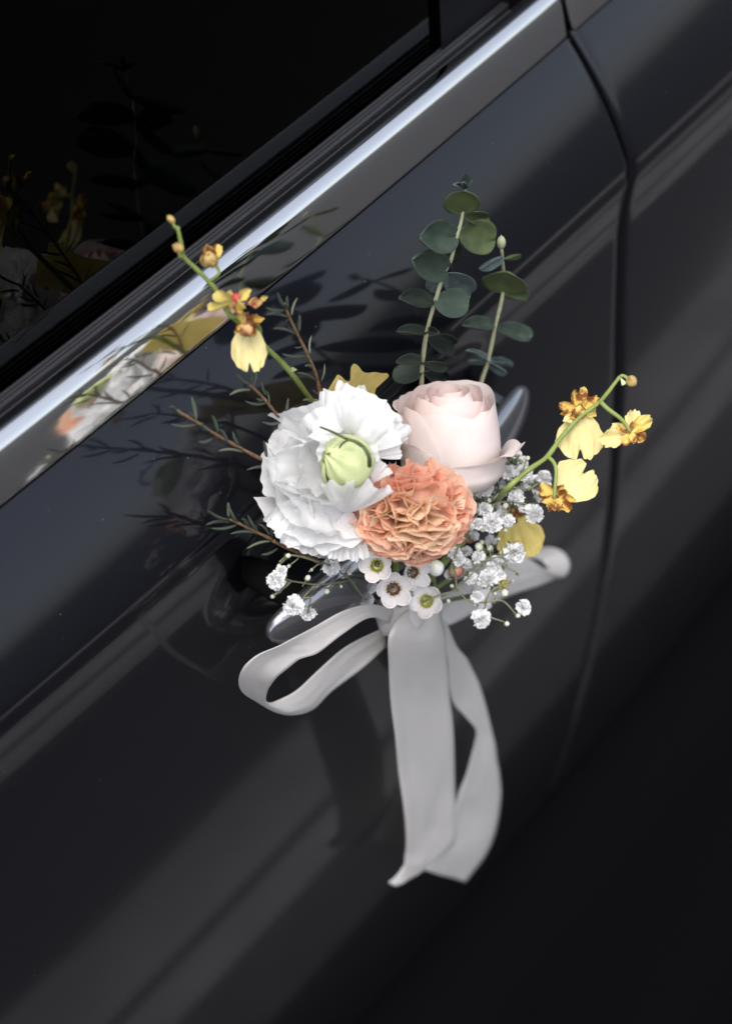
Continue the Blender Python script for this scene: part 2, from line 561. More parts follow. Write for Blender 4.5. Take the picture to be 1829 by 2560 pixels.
M['euc_olive'] = mat('olive_eucalyptus_leaf', (0.095, 0.12, 0.045), rough=0.55, spec=0.3, trans=0.10, color2=(0.055, 0.078, 0.034), var_scale=110, ramp=(0.35, 0.7))
M['euc_blue'] = mat('blue_eucalyptus_leaf', (0.14, 0.18, 0.18), rough=0.6, spec=0.3, trans=0.05, color2=(0.075, 0.105, 0.105), var_scale=110, ramp=(0.35, 0.7))
M['euc_dark'] = mat('dark_eucalyptus_leaf', (0.036, 0.05, 0.036), rough=0.55, spec=0.3, trans=0.05, color2=(0.022, 0.033, 0.026), var_scale=110, ramp=(0.35, 0.7))
M['gyp'] = mat('small_white_petal', (0.86, 0.86, 0.86), rough=0.65, spec=0.2, trans=0.2)
M['gyp_bud'] = mat('greenish_white_bud', (0.42, 0.45, 0.30), rough=0.6, spec=0.3, color2=(0.66, 0.66, 0.58), var_scale=4, ramp=(0.4, 0.6))
M['calyx'] = mat('green_calyx', (0.13, 0.17, 0.08), rough=0.6, spec=0.3, var=0.3, var_scale=200)
M['wire'] = mat('thin_stem', (0.20, 0.21, 0.12), rough=0.55, spec=0.3, var=0.3, var_scale=200)
M['wax'] = mat('waxy_white_petal', (0.84, 0.80, 0.79), rough=0.3, spec=0.45, trans=0.12, var=0.08, var_scale=150)
M['wax_green'] = mat('green_cup', (0.30, 0.31, 0.06), rough=0.25, spec=0.6, var=0.35, var_scale=260)
M['wax_brown'] = mat('brown_cup', (0.16, 0.085, 0.05), rough=0.3, spec=0.6, var=0.35, var_scale=260)
M['stamen'] = mat('cream_stamen', (0.70, 0.62, 0.40), rough=0.5, spec=0.3, color2=(0.35, 0.22, 0.12), var_scale=500, ramp=(0.35, 0.5))
M['wax_bud'] = mat('white_wax_bud', (0.83, 0.81, 0.77), rough=0.25, spec=0.5, color2=(0.62, 0.63, 0.45), var_scale=45, ramp=(0.35, 0.55))
M['red_bud'] = mat('red_wax_bud', (0.52, 0.15, 0.12), rough=0.28, spec=0.5, color2=(0.58, 0.42, 0.24), var_scale=55, ramp=(0.40, 0.62))
M['ribbon'] = mat('ivory_satin', (0.74, 0.705, 0.68), rough=0.30, spec=0.5, sheen=0.25, trans=0.36, bump=0.16, bump_scale=1500)
_nt = M['ribbon'].node_tree
_w = _nt.nodes.new('ShaderNodeTexWave'); _w.inputs['Scale'].default_value = 900; _w.inputs['Distortion'].default_value = 1.0
_tc = _nt.nodes.new('ShaderNodeTexCoord'); _nt.links.new(_tc.outputs['Object'], _w.inputs['Vector'])
_bp = _nt.nodes.new('ShaderNodeBump'); _bp.inputs['Strength'].default_value = 0.10; _bp.inputs['Distance'].default_value = 0.0005
_nt.links.new(_w.outputs['Fac'], _bp.inputs['Height'])
_old = [n for n in _nt.nodes if n.type == 'BUMP' and n != _bp][0]
_nt.links.new(_old.outputs['Normal'], _bp.inputs['Normal'])
_nt.links.new(_bp.outputs['Normal'], _nt.nodes['Principled BSDF'].inputs['Normal'])

# ---------------------------------------------------------------- sheets
def fan(o, D, L, length, half, bend0=0.0, bend1=0.0, ruf=0.0, k=3.0, ph=0.0, edge=0.0, lenfun=None, cup=0.0,
        ruf2=0.0, k2=11.0, nu=21, nv=12, start=0.06, rp=1.6, narrow=1.0, ruf3=0.0):
    """a fan petal: o base, D main direction, L sideways; half = half angle; bends towards N = L x D"""
    D = D.normalized()
    L = (L - D * L.dot(D)).normalized()
    N = L.cross(D)
    sd = random.random() * 50
    path = [(0.0, 0.0)]
    for j in range(1, nv):
        v = j / (nv - 1)
        b = bend0 + bend1 * v
        path.append((path[-1][0] + math.cos(b) / (nv - 1), path[-1][1] + math.sin(b) / (nv - 1)))
    def f(u, v):
        j = int(round(v * (nv - 1)))
        w = 2 * u - 1
        ln = length * (lenfun(w) if lenfun else 1.0)
        ln *= 1 + edge * noise.noise(Vector((w * 6 + sd, sd, 0)))
        r, lift = path[j]
        b = bend0 + bend1 * v
        rr = start + (1 - start) * r
        a = w * half * (narrow + (1 - narrow) * v)
        vv = v ** rp
        d = ruf * vv * math.sin(k * math.pi * w + ph + 1.6 * noise.noise(Vector((w * 2.0 + sd, v, 7.7)))) \
            + ruf2 * v ** 4 * 1.6 * noise.noise(Vector((w * k2 + sd, v * 2, 5.0))) \
            + ruf * 0.8 * vv * noise.noise(Vector((w * 2.3 + sd, v * 1.5, 3.1)))
        d += cup * w * w * v + ruf3 * v ** 8 * noise.noise(Vector((w * 15 + sd, v * 3, 8.0)))
        nn = N * math.cos(b) - D * math.sin(b)
        return o + (D * math.cos(a) + L * math.sin(a)) * (rr * ln) + N * (lift * ln) + nn * (d * length)
    return grid(f, nu, nv)
def wrap(o, a, e1, e2, phi, half, prof, nu=19, nv=14, ruf=0.0, k=2.0, ph=0.0, tip=0.12, tp=2.5, point=0.0, wfun=None, spiral=0.0, edge=0.0, slant=0.0):
    """a petal wrapped round the flower axis; prof = (radius, height) pairs"""
    pr = [(x, y, 0) for x, y in prof]
    sd = random.random() * 40
    def f(u, v):
        w = 2 * u - 1
        ve = v * (1 + slant * w - tip * abs(w) ** tp + point * math.exp(-(w / 0.22) ** 2) + edge * noise.noise(Vector((w * 4 + sd, sd, 1))))
        ve = max(ve, 0)
        q = catmull(pr, min(ve, 1.0))
        if ve > 1.0:
            q1 = catmull(pr, 0.97)
            q = q + (q - q1) / 0.03 * (ve - 1.0)
        wd = wfun(v) if wfun else 1.0
        ang = phi + w * half * wd
        rho = q[0] * (1 + spiral * w) + ruf * v * v * (math.sin(k * math.pi * w + ph) + 0.8 * noise.noise(Vector((w * 1.7 + sd, v, 2))))
        return o + a * q[1] + (e1 * math.cos(ang) + e2 * math.sin(ang)) * rho
    return grid(f, nu, nv)
def frame_dir(r, u, b):
    return (RIGHT * r + UP * u + BACK * b).normalized()

# ---------------------------------------------------------------- ribbon bow
ROOT = empty('ribbon_bow', KNOT, 'ivory satin ribbon tied in a bow below the flowers, with two long tails', 'ribbon')
def strip(ea, eb, n=70, m=13, bulge=0.0012):
    A, B = resample(ea, n), resample(eb, n)
    sd = random.random() * 30
    def f(u, v):
        i = int(round(v * (n - 1)))
        p = A[i].lerp(B[i], u)
        t = (A[min(i + 1, n - 1)] - A[max(i - 1, 0)]) + (B[min(i + 1, n - 1)] - B[max(i - 1, 0)])
        nn = t.cross(B[i] - A[i])
        if nn.length > 1e-12:
            k = min(1.0, (B[i] - A[i]).length / 0.02)
            p = p + nn.normalized() * k * bulge * (1.5 * (1 - (2 * u - 1) ** 2) * math.sin(v * 7 + sd)
                 + 2.2 * noise.noise(Vector((u * 1.3 + sd, v * 6, 2))) + 0.5 * noise.noise(Vector((u * 5 + sd, v * 14, 6))))
        return p
    return grid(f, m, n)
def edge(z, pts):
    return [at(z, x, y, h) for x, y, h in pts]
# left loop
A = [(820, 150, .040), (690, 110, .045), (560, 140, .047), (430, 210, .046), (320, 262, .044), (240, 300, .042), (150, 345, .038), (97, 400, .033), (84, 460, .026), (108, 517, .019), (165, 551, .016), (250, 595, .017), (330, 608, .020),
     (430, 586, .024), (505, 515, .028), (625, 418, .033), (750, 298, .036)]
B = [(790, 205, .040), (680, 170, .047), (560, 240, .050), (450, 325, .049), (390, 350, .047), (340, 372, .045), (260, 430, .041), (225, 480, .036), (210, 515, .030), (207, 538, .024), (215, 551, .020), (240, 551, .019), (285, 535, .020),
     (350, 495, .022), (440, 410, .025), (570, 300, .030), (760, 205, .036)]
build('loop', strip(edge(ZG, A), edge(ZG, B), n=110), M['ribbon'], ROOT, solid=0.00025)
# right loop
A = [(330, 960, .036), (420, 945, .036), (500, 900, .034), (640, 838, .032), (780, 770, .030), (1000, 672, .027), (1250, 592, .024), (1400, 545, .022), (1482, 515, .021), (1516, 450, .017), (1500, 360, .012), (1420, 275, .008), (1300, 245, .008), (1100, 280, .012), (800, 340, .018), (500, 470, .026)]
B = [(350, 700, .036), (430, 650, .035), (560, 560, .034), (680, 505, .033), (800, 450, .031), (980, 375, .028), (1120, 345, .026), (1200, 380, .025), (1275, 438, .024), (1318, 460, .021), (1330, 430, .016), (1290, 370, .012), (1180, 340, .012), (1050, 370, .014), (800, 440, .019), (500, 540, .026)]
build('loop', strip(edge(ZF, A), edge(ZF, B), n=100), M['ribbon'], ROOT, solid=0.00025)
# long tails: the near one falls over the knot, the far one turns once on the way down
A = [(905, 60, .044), (845, 150, .049), (775, 228, .051), (752, 285, .050), (765, 400, .047), (780, 560, .044), (800, 780, .040), (822, 980, .037), (838, 1150, .035), (846, 1250, .034), (838, 1305, .033), (800, 1340, .031), (762, 1366, .030)]
B = [(985, 60, .044), (990, 130, .048), (1000, 200, .049), (1008, 285, .048), (1024, 420, .045), (1042, 600, .042), (1058, 800, .039), (1068, 960, .036), (1066, 1090, .034), (1045, 1180, .030), (960, 1268, .027), (870, 1335, .027), (790, 1374, .028)]
build('tail', strip(edge(ZG, A), edge(ZG, B), n=90, bulge=0.0016), M['ribbon'], ROOT, solid=0.00025)
A = [(965, 150, .040), (1015, 330, .036), (1043, 530, .032), (1100, 612, .030), (1160, 684, .028), (1122, 800, .027), (1078, 958, .026), (1050, 1090, .025), (985, 1205, .023), (915, 1303, .021)]
B = [(1000, 170, .038), (1065, 292, .034), (1130, 370, .030), (1172, 480, .026), (1205, 630, .023), (1236, 775, .021), (1268, 920, .019), (1262, 1070, .018), (1207, 1222, .017), (1108, 1362, .016)]
build('tail', strip(edge(ZG, A), edge(ZG, B), n=90, bulge=0.0012), M['ribbon'], ROOT, solid=0.00025)
# the knot: a pad of ribbon wound round stems and handle
kx = RIGHT.lerp(UP, 0.45).normalized()
ax = (kx, kx.cross(BACK).normalized(), BACK)
build('knot', blob(KNOT + BACK * 0.002, 0.016, 0.013, 0.010, ax, 20, 12, lambda p, t: 1 + 0.06 * math.sin(5 * p)), M['ribbon'], ROOT)

# ---------------------------------------------------------------- white lisianthus
def flower(name, px, py, h, label, cat, group=None, stem_r=0.0016, stem_mat='stem'):
    c = P(px, py, h)
    e = empty(name, c, label, cat, group)
    return e, c
def stem_to_knot(e, c, a, r=0.0015, m_='stem'):
    mid = c.lerp(KNOT, 0.55) + Vector((0, 0.006, 0)) - a * 0.004
    build('stem', tube([c, c - a * 0.012, mid, KNOT], r, r, steps=12), M[m_], e)

lis, c = flower('lisianthus', 828, 1182, 0.030, 'large ruffled white flower with a pale green bud at its heart', 'flower')
a = frame_dir(-0.16, 0.06, 0.98)
e1 = (RIGHT - a * RIGHT.dot(a)).normalized()
e2 = a.cross(e1)
stem_to_knot(lis, c, a)
def dirs(phi, th):
    """petal direction leaning th from the axis, towards angle phi (0 = right, 90 = up)"""
    r = e1 * math.cos(phi) + e2 * math.sin(phi)
    D = (a * math.cos(th) + r * math.sin(th)).normalized()
    L = a.cross(r).normalized()
    return D, L
def reach(deg_):         # the bloom is taller than wide
    p = math.radians(deg_)
    return 0.0325 + 0.0065 * math.sin(p) ** 2 - (0.0055 if math.cos(p) > 0.45 else 0) - (0.006 if math.cos(p - math.radians(-42)) > 0.8 else 0)
spec = []
for n_, th, off, hf, k_ in ((6, 84, 5, 56, 1.0), (6, 68, 38, 56, 1.0), (5, 52, 15, 56, 1.0), (5, 38, 50, 52, 0.98), (4, 27, 80, 46, 0.88)):
    for i in range(n_):
        an = i * 360.0 / n_ + off + random.uniform(-9, 9)
        spec.append((an, th + random.uniform(-6, 6), reach(an) * k_ * random.uniform(0.93, 1.05), hf + random.uniform(-5, 6)))
for ang, th, ln, hf in spec:
    D, L = dirs(math.radians(ang), math.radians(th))
    N = L.cross(D)
    tw = random.uniform(-0.25, 0.25)
    pf = fan(c + D * 0.001, D, L * math.cos(tw) + N * math.sin(tw), ln, math.radians(hf), bend0=random.uniform(0.25, 0.5), bend1=-random.uniform(0.8, 1.4), cup=random.uniform(-0.05, 0.12),
             ruf=random.uniform(0.03, 0.05), k=random.uniform(2.2, 3.6), ph=random.uniform(0, 6.3), ruf2=0.035, k2=random.uniform(5, 7), ruf3=0.022,
             edge=0.06, nu=81, nv=24, narrow=0.85, rp=3.4)
    build('petal', pf, M['white_petal'], lis)
# the frilled petals that fold up over the lower side of the bud
for (ox, oy), (px, py), dd, hf in (((862, 1285), (896, 1207), 1.124, 38), ((915, 1215), (960, 1158), 1.146, 28)):
    ro, rt = ray(ox, oy), ray(px, py)
    o = CAM + ro * (1.150 / -ro.dot(BACK))
    D = CAM + rt * (dd / -rt.dot(BACK)) - o
    build('petal', fan(o, D, RIGHT, D.length, math.radians(hf), bend0=0.2, bend1=-0.5, ruf=0.06, k=3.0, ph=random.random() * 6, ruf2=0.06, k2=7, ruf3=0.03, edge=0.08, nu=65, nv=22, rp=2.6), M['white_petal'], lis)
# drooping petals at the lower side
for px, py, ox, oy, hf in ((735, 1370, 800, 1250, 30), (800, 1362, 820, 1240, 34), (866, 1398, 872, 1270, 24), (700, 1330, 790, 1240, 30), (835, 1330, 835, 1230, 30)):
    o = CAM + ray(ox, oy) * (1.150 / -ray(ox, oy).dot(BACK))
    tip = CAM + ray(px, py) * (1.165 / -ray(px, py).dot(BACK))
    D = (tip - o)
    build('petal', fan(o, D, RIGHT, D.length, math.radians(hf), bend0=0.5, bend1=-1.3, ruf=0.055, k=2.4, ph=random.random() * 6, ruf2=0.05, k2=6, ruf3=0.025, edge=0.07, nu=65, nv=22, narrow=1.3, rp=3.2), M['white_petal'], lis)
# upper lobe of small crowded petals
for i in range(11):
    rr = (0.25 + 0.75 * (i / 11)) 
    px, py = 892 + 74 * math.cos(i * 2.4) * rr, 1040 + 46 * math.sin(i * 2.4) * rr
    ro, rt = ray(880, 1110), ray(px, py)
    o = CAM + ro * (1.160 / -ro.dot(BACK))
    tip = CAM + rt * ((1.126 + 0.0012 * i) / -rt.dot(BACK))
    D = tip - o
    L = D.cross(BACK + RIGHT * random.uniform(-1, 1) + UP * random.uniform(-.6, .6))
    build('petal', fan(o, D, L, D.length, math.radians(46), bend0=0.4, bend1=-1.3, ruf=0.045, k=2.6, ph=random.random() * 6, ruf2=0.05, k2=6, ruf3=0.025, edge=0.07, nu=65, nv=22, rp=2.6), M['white_petal'], lis)
# pale green bud of folded petals
DEPTH[:] = [None, 0.0]
rb = ray(866, 1160)
bc = CAM + rb * (1.134 / -rb.dot(BACK))
ba = frame_dir(-0.62, 0.30, 0.55)
b1, b2 = perp(ba)
R_ = 0.0120
core = build('bud', blob(bc, R_ * 0.90, R_ * 0.90, R_ * 0.95, (b1, b2, ba), 20, 14), M['green_bud'], lis)
for i in range(3):
    k_ = 1 + 0.05 * i
    pr = [(R_ * 0.25, -R_ * 1.0), (R_ * 0.90 * k_, -R_ * 0.5), (R_ * 1.02 * k_, R_ * 0.05), (R_ * 0.80 * k_, R_ * 0.62), (R_ * 0.34, R_ * 0.98), (R_ * 0.10, R_ * 1.18)]
    build('bud_petal', wrap(bc, ba, b1, b2, i * 2 * math.pi / 3 + 0.9, 1.25, pr, nu=45, nv=22, ruf=0.0010, k=3.5, ph=i * 2, tip=0.20, tp=2.4, spiral=0.16, edge=0.10), M['green_bud'], core)

# ---------------------------------------------------------------- blush rose
rose, c = flower('rose', 1126, 1090, 0.050, 'pale blush pink rose, half open, above the orange bloom', 'flower')
a = frame_dir(-0.04, 0.945, 0.32)
e1 = (RIGHT - a * RIGHT.dot(a)).normalized()
e2 = a.cross(e1)                      # points up and away behind the flower
o = c - a * 0.030
stem_to_knot(rose, o, a)
deg = math.radians
def rp(Rm, top, lean_):
    return [(0.10 * Rm, 0.0), (0.66 * Rm, 0.006), (1.0 * Rm, 0.018), (1.05 * Rm, 0.028), ((0.96 + 0.4 * lean_) * Rm, top - 0.009), ((0.84 + lean_) * Rm, top)]
# (angle, half width, radius, top height, lean of the rim, corner drop, spiral, colour); 270 faces the viewer
rose_spec = [
    (62, 75, 0.0236, 0.0520, 0.22, 0.22, 0.04, 'rose_pale'), (155, 62, 0.0240, 0.0500, 0.22, 0.26, 0.05, 'rose_pale'), (0, 64, 0.0240, 0.0500, 0.12, 0.34, 0.05, 'rose_pale'),
    (255, 64, 0.0228, 0.0475, 0.05, 0.20, 0.06, 'rose_pale'), (322, 56, 0.0236, 0.0465, 0.06, 0.46, 0.05, 'rose_pale'), (205, 50, 0.0236, 0.0480, 0.10, 0.40, 0.04, 'rose_pale'),
    (30, 74, 0.0198, 0.0530, 0.06, 0.20, 0.08, 'rose'), (290, 74, 0.0188, 0.0515, -0.10, 0.14, 0.09, 'rose'), (110, 74, 0.0198, 0.0540, 0.05, 0.18, 0.08, 'rose'), (200, 70, 0.0195, 0.0525, -0.05, 0.16, 0.08, 'rose'),
    (250, 92, 0.0140, 0.0530, -0.16, 0.10, 0.12, 'rose'), (20, 90, 0.0138, 0.0540, -0.08, 0.12, 0.12, 'rose'), (130, 88, 0.0138, 0.0550, -0.06, 0.12, 0.12, 'rose'),
    (300, 110, 0.0085, 0.0540, -0.16, 0.08, 0.16, 'rose'), (100, 110, 0.0080, 0.0552, -0.10, 0.10, 0.16, 'rose')]
for ang, hf, Rm, top, fl, tp_, sp, cm in rose_spec:
    pf = wrap(o, a, e1, e2, deg(ang), deg(hf), rp(Rm, top, fl), nu=33, nv=22, ruf=0.0011 if Rm > 0.015 else 0.0003, k=1.1, ph=random.random() * 6, tip=tp_ if Rm > 0.015 else tp_ * 0.6, tp=2.4, spiral=sp, edge=0.025 if Rm > 0.015 else 0.006)
    build('petal', pf, M[cm], rose)
# loosened outer petals with rolled rims
loose = [(292, 62, [(0.003, 0.0), (0.018, 0.004), (0.0246, 0.010), (0.0256, 0.0145), (0.0264, 0.0180), (0.0276, 0.0210), (0.0300, 0.0228)], 0.02, 0.06, 0.42),
         (214, 44, [(0.003, 0.0), (0.018, 0.004), (0.0246, 0.011), (0.0254, 0.018), (0.0262, 0.026), (0.0276, 0.0315), (0.0296, 0.0330)], 0.16, -0.02, -0.32),
         (172, 46, [(0.003, 0.0), (0.018, 0.006), (0.0246, 0.018), (0.0250, 0.032), (0.0256, 0.041), (0.0272, 0.0455), (0.0290, 0.0460)], 0.30, 0.0, 0.0),
         (342, 40, [(0.003, 0.0), (0.018, 0.004), (0.0250, 0.012), (0.0268, 0.019), (0.0296, 0.0240), (0.0335, 0.0255), (0.0372, 0.0240)], 0.50, 0.0, 0.0)]
for ang, hf, pr, tp_, sp, sl in loose:
    build('petal', wrap(o, a, e1, e2, deg(ang), deg(hf), pr, nu=37, nv=26, ruf=0.0013, k=1.2, ph=random.random() * 6, tip=tp_, tp=2.2, spiral=sp, edge=0.05, slant=sl), M['rose_pale'], rose)

# ---------------------------------------------------------------- orange carnation
carn, c = flower('carnation', 1030, 1284, 0.074, 'orange carnation, densely ruffled, below the pale rose', 'flower')
a = frame_dir(0.08, -0.28, 0.95)
e1 = (RIGHT - a * RIGHT.dot(a)).normalized()
e2 = a.cross(e1)
o = c - a * 0.008
stem_to_knot(carn, o, a)
rings = [(4, 5, 0.0295, 36, 'carn_in'), (6, 20, 0.0300, 36, 'carn_in'), (8, 34, 0.0304, 36, 'carn_in'), (9, 47, 0.0306, 36, 'carn_mid'), (10, 60, 0.0306, 36, 'carn_mid'), (11, 73, 0.0304, 36, 'carn_out'), (11, 86, 0.0300, 38, 'carn_out')]
for cnt, th, ln, hf, cm in rings:
    for i in range(cnt):
        D, L = dirs(2 * math.pi * (i + random.uniform(-.3, .3)) / cnt + th, deg(th + random.uniform(-6, 6)))
        tw = random.uniform(-0.9, 0.9)
        N = L.cross(D)
        L2 = L * math.cos(tw) + N * math.sin(tw)
        pf = fan(o, D, L2, ln * random.uniform(0.93, 1.05), deg(hf), bend0=0.08, bend1=random.uniform(-0.45, 0.15) - 0.5 * (th > 65), ruf=random.uniform(0.13, 0.19), k=random.uniform(1.2, 2.1), ph=random.uniform(0, 6.3),
                 ruf2=0.015, k2=8, edge=0.05, nu=41, nv=15, rp=1.5)
        pf = ([q - e2 * (0.17 * (q - o).dot(e2)) for q in pf[0]], pf[1])     # the bloom is a little wider than high
        build('petal', pf, M[cm], carn)
build('heart', blob(o, 0.018, 0.018, 0.018, (e1, e2, a), 24, 16, lambda p, t: 1 + 0.06 * math.sin(7 * p)), M['carn_out'], carn)  # added filler ball, keeps deep gaps between the petals from going black
build('calyx', blob(o - a * 0.004, 0.008, 0.008, 0.012, (e1, e2, a)), M['calyx'], carn)

# ---------------------------------------------------------------- eucalyptus
def leaf_between(b, t, wpx, side=1, true=1.05, nu=13, nv=19, shape=0.9, fold=0.10):
    """round leaf from base b to tip t; wpx = half width seen, the rest of the width goes into depth"""
    D = (t - b) * 1.10
    wpx *= 1.16
    ln = D.length
    view = (b - CAM).normalized()
    s = D.cross(view).normalized()
    dp = -view
    seen = (D - view * D.dot(view)).length
    hw_true = max(0.46 * seen * true, wpx * PX)
    ws = min(wpx * PX, hw_true)
    wd = math.sqrt(max(hw_true ** 2 - ws ** 2, 0)) * side
    Wv = s * ws + dp * wd
    Nn = D.cross(Wv).normalized()
    sd = random.random() * 30
    def f(u, v):
        w = 2 * u - 1
        v = 0.5 - 0.5 * math.cos(math.pi * v)
        q0 = 2 * v - 1
        prof = math.sqrt(max(0.0, 1 - q0 * q0)) * (1 + 0.08 * q0) * (1 + 0.05 * noise.noise(Vector((v * 3 + sd, math.copysign(2, w), 0))))
        prof = max(prof, 0.04)
        q = b + D * v + Wv * (w * prof)
        return q + Nn * (ln * (fold * w * w * prof - 0.12 * v * (1 - v) + 0.03 * noise.noise(Vector((w * 2 + sd, v * 2, 1)))))
    return grid(f, nu, nv)
def sprig(name, pts, label, r0, r1, matn, cat='foliage', group=None, steps=30, knobs=None):
    e = empty(name, pts[0], label, cat, group)
    build('stem', tube(pts, r0, r1, steps=steps, knobs=knobs), M[matn], e)
    return e
knob = lambda f: 1 + 0.10 * math.sin(f * 40)
hE = lambda y: 0.020 + 0.00000 * y
pts = [KNOT, P(1040, 1250, 0.020)] + [at(ZB, x, y, h) for x, y, h in [(370, 1930, .020), (385, 1720, .022), (420, 1470, .024), (490, 1220, .026), (570, 960, .028), (640, 820, .029), (690, 620, .030), (740, 430, .031), (760, 190, .032)]]
e = sprig('eucalyptus_sprig', pts, 'tall stem of round green eucalyptus leaves rising behind the rose', 0.0013, 0.0008, 'stem_pale', group='eucalyptus sprigs', knobs=knob)
L1 = [((742, 415, .031), (728, 222, .034), 132, 1, 'euc_olive'), ((745, 430, .031), (950, 440, .026), 48, 1, 'euc_olive'),
      ((690, 625, .030), (388, 625, .032), 122, 1, 'euc'), ((700, 600, .030), (1000, 640, .033), 128, -1, 'euc_olive'), ((690, 640, .029), (600, 765, .018), 110, -1, 'euc_dark'),
      ((600, 930, .029), (318, 835, .031), 118, 1, 'euc'), ((610, 830, .029), (560, 945, .024), 60, 1, 'euc_dark'), ((560, 960, .028), (795, 1110, .022), 105, 1, 'euc_blue'), ((555, 965, .028), (450, 1090, .020), 60, -1, 'euc_blue'),
      ((490, 1210, .027), (770, 1230, .034), 112, -1, 'euc'), ((480, 1215, .026), (200, 1175, .026), 68, 1, 'euc_dark'),
      ((425, 1490, .024), (172, 1480, .024), 30, 1, 'euc_dark'), ((425, 1470, .024), (520, 1480, .036), 26, -1, 'euc_dark'), ((415, 1520, .023), (640, 1590, .012), 78, 1, 'euc_dark'),
      ((390, 1760, .022), (165, 1750, .026), 42, 1, 'euc_dark'), ((390, 1760, .022), (590, 1790, .026), 40, 1, 'euc_dark'), ((380, 1840, .021), (138, 1885, .008), 75, 1, 'euc_dark'), ((380, 1840, .021), (560, 1880, .010), 60, 1, 'euc_dark'),
      ((760, 185, .032), (668, 150, .034), 18, 1, 'euc_blue'), ((762, 185, .032), (748, 130, .036), 26, 1, 'euc_blue'), ((765, 170, .032), (815, 100, .031), 20, 1, 'euc_dark'), ((762, 160, .032), (765, 55, .032), 26, 1, 'euc_dark')]
def put_leaves(e, z, spec):
    for b, t, w, sd_, mm in spec:
        build('leaf', leaf_between(at(z, *b), at(z, *t), w * z(1, 0)[0] - w * z(0, 0)[0], sd_), M[mm], e, solid=0.0004)
put_leaves(e, ZB, L1)
pts = [KNOT, P(1150, 1250, 0.018)] + [at(ZB, x, y, h) for x, y, h in [(880, 2060, .018), (970, 1750, .020), (1035, 1440, .022), (1105, 1130, .024), (1108, 900, .026), (1092, 715, .028)]]
e = sprig('eucalyptus_sprig', pts, 'shorter thin eucalyptus stem with a pointed bud at its tip', 0.0013, 0.0008, 'stem_pale', group='eucalyptus sprigs', knobs=knob)
L2 = [((1100, 800, .027), (912, 902, .030), 28, -1, 'euc_blue'), ((1110, 815, .027), (1250, 783, .024), 14, 1, 'euc_olive'),
      ((1105, 1128, .024), (1135, 952, .030), 178, 1, 'euc_olive'), ((1110, 1140, .024), (1300, 1175, .018), 42, -1, 'euc_olive'),
      ((1030, 1430, .022), (765, 1415, .022), 52, 1, 'euc'), ((1045, 1430, .022), (1322, 1535, .026), 66, -1, 'euc'),
      ((965, 1735, .020), (790, 1655, .022), 18, 1, 'euc_blue'), ((965, 1745, .020), (800, 1735, .016), 16, -1, 'euc_blue'), ((965, 1745, .020), (1125, 1842, .024), 26, 1, 'euc_blue'), ((970, 1740, .020), (1165, 1792, .016), 16, -1, 'euc_blue'),
      ((905, 1990, .018), (1180, 2160, .014), 30, 1, 'euc_blue')]
put_leaves(e, ZB, L2)
tb = at(ZB, 1092, 715, .028); tt = at(ZB, 1090, 605, .029)
bd = (tt - tb)
build('bud', blob(tb + bd * 0.5, 0.0026, 0.0026, bd.length * 0.55, (*perp(bd.normalized()), bd.normalized()), 12, 9, lambda p, t: 1.0 - 0.25 * math.cos(t) * -1 - 0.15), M['stem_pale'], e)

# ---------------------------------------------------------------- needle-leaved twigs
def needle_mesh(name, m_):
    """unit needle along +Z, slightly curved, flattened"""
    V, F = [], []
    n, k = 9, 6
    for i in range(n):
        f = i / (n - 1)
        r = 0.055 * (math.sin(math.pi * min(1, 0.12 + 0.88 * f)) ** 0.6 if f < 1 else 0.0) + 0.004
        bx = 0.09 * math.sin(math.pi * f * 0.9)
        for j in range(k):
            a_ = 2 * math.pi * j / k
            V.append(Vector((bx + math.cos(a_) * r * 1.0, math.sin(a_) * r, f)))
    for i in range(n - 1):
        for j in range(k):
            F.append((i * k + j, i * k + (j + 1) % k, (i + 1) * k + (j + 1) % k, (i + 1) * k + j))
    F.append(tuple(range(k - 1, -1, -1))); F.append(tuple((n - 1) * k + j for j in range(k)))
    return mesh_data(name, V, F, M[m_])
NEEDLE = needle_mesh('needle', 'needle')
NEEDLE_P = needle_mesh('needle_pale', 'needle_pale')
def place(name, me, parent, p, zdir, xdir, sx, sy, sz):
    zd = zdir.normalized()
    xd = (xdir - zd * xdir.dot(zd))
    xd = xd.normalized() if xd.length > 1e-6 else perp(zd)[0]
    yd = zd.cross(xd)
    ob = bpy.data.objects.new(name, me)
    COL.objects.link(ob)
    ob.parent = parent
    mt = Matrix((xd * sx, yd * sy, zd * sz)).transposed().to_4x4()
    mt.translation = p - world_loc(parent)
    ob.matrix_local = mt
    return ob
def twig(z, stem, needles, label, h0, dh, extra=None):
    pts = [at(z, x, y, h0 + dh * i / (len(stem) - 1)) for i, (x, y) in enumerate(stem)]
    pts = (extra or [KNOT]) + pts
    e = sprig('needle_twig', pts, label, 0.0011, 0.0006, 'twig', group='needle-leaved twigs', steps=40, knobs=lambda f: 1 + 0.16 * math.sin(f * 60))
    ys = [p[0] for p in stem]
    for i, (bx, by, tx, ty) in enumerate(needles):
        # depth at the base follows the nearest stem point
        k = min(range(len(stem)), key=lambda q: (stem[q][0] - bx) ** 2 + (stem[q][1] - by) ** 2)
        hb = h0 + dh * k / (len(stem) - 1)
        p = at(z, bx, by, hb)
        t = at(z, tx, ty, hb + random.uniform(-0.003, 0.003))
        d = t - p
        wd = min(max(0.0022 / d.length * 8, 0.6), 1.5) * 0.9
        place('leaf', NEEDLE_P if i % 6 == 3 else NEEDLE, e, p, d, UP if i % 2 else -UP, d.length * wd * 0.8, d.length * wd * 0.95, d.length)
    return e
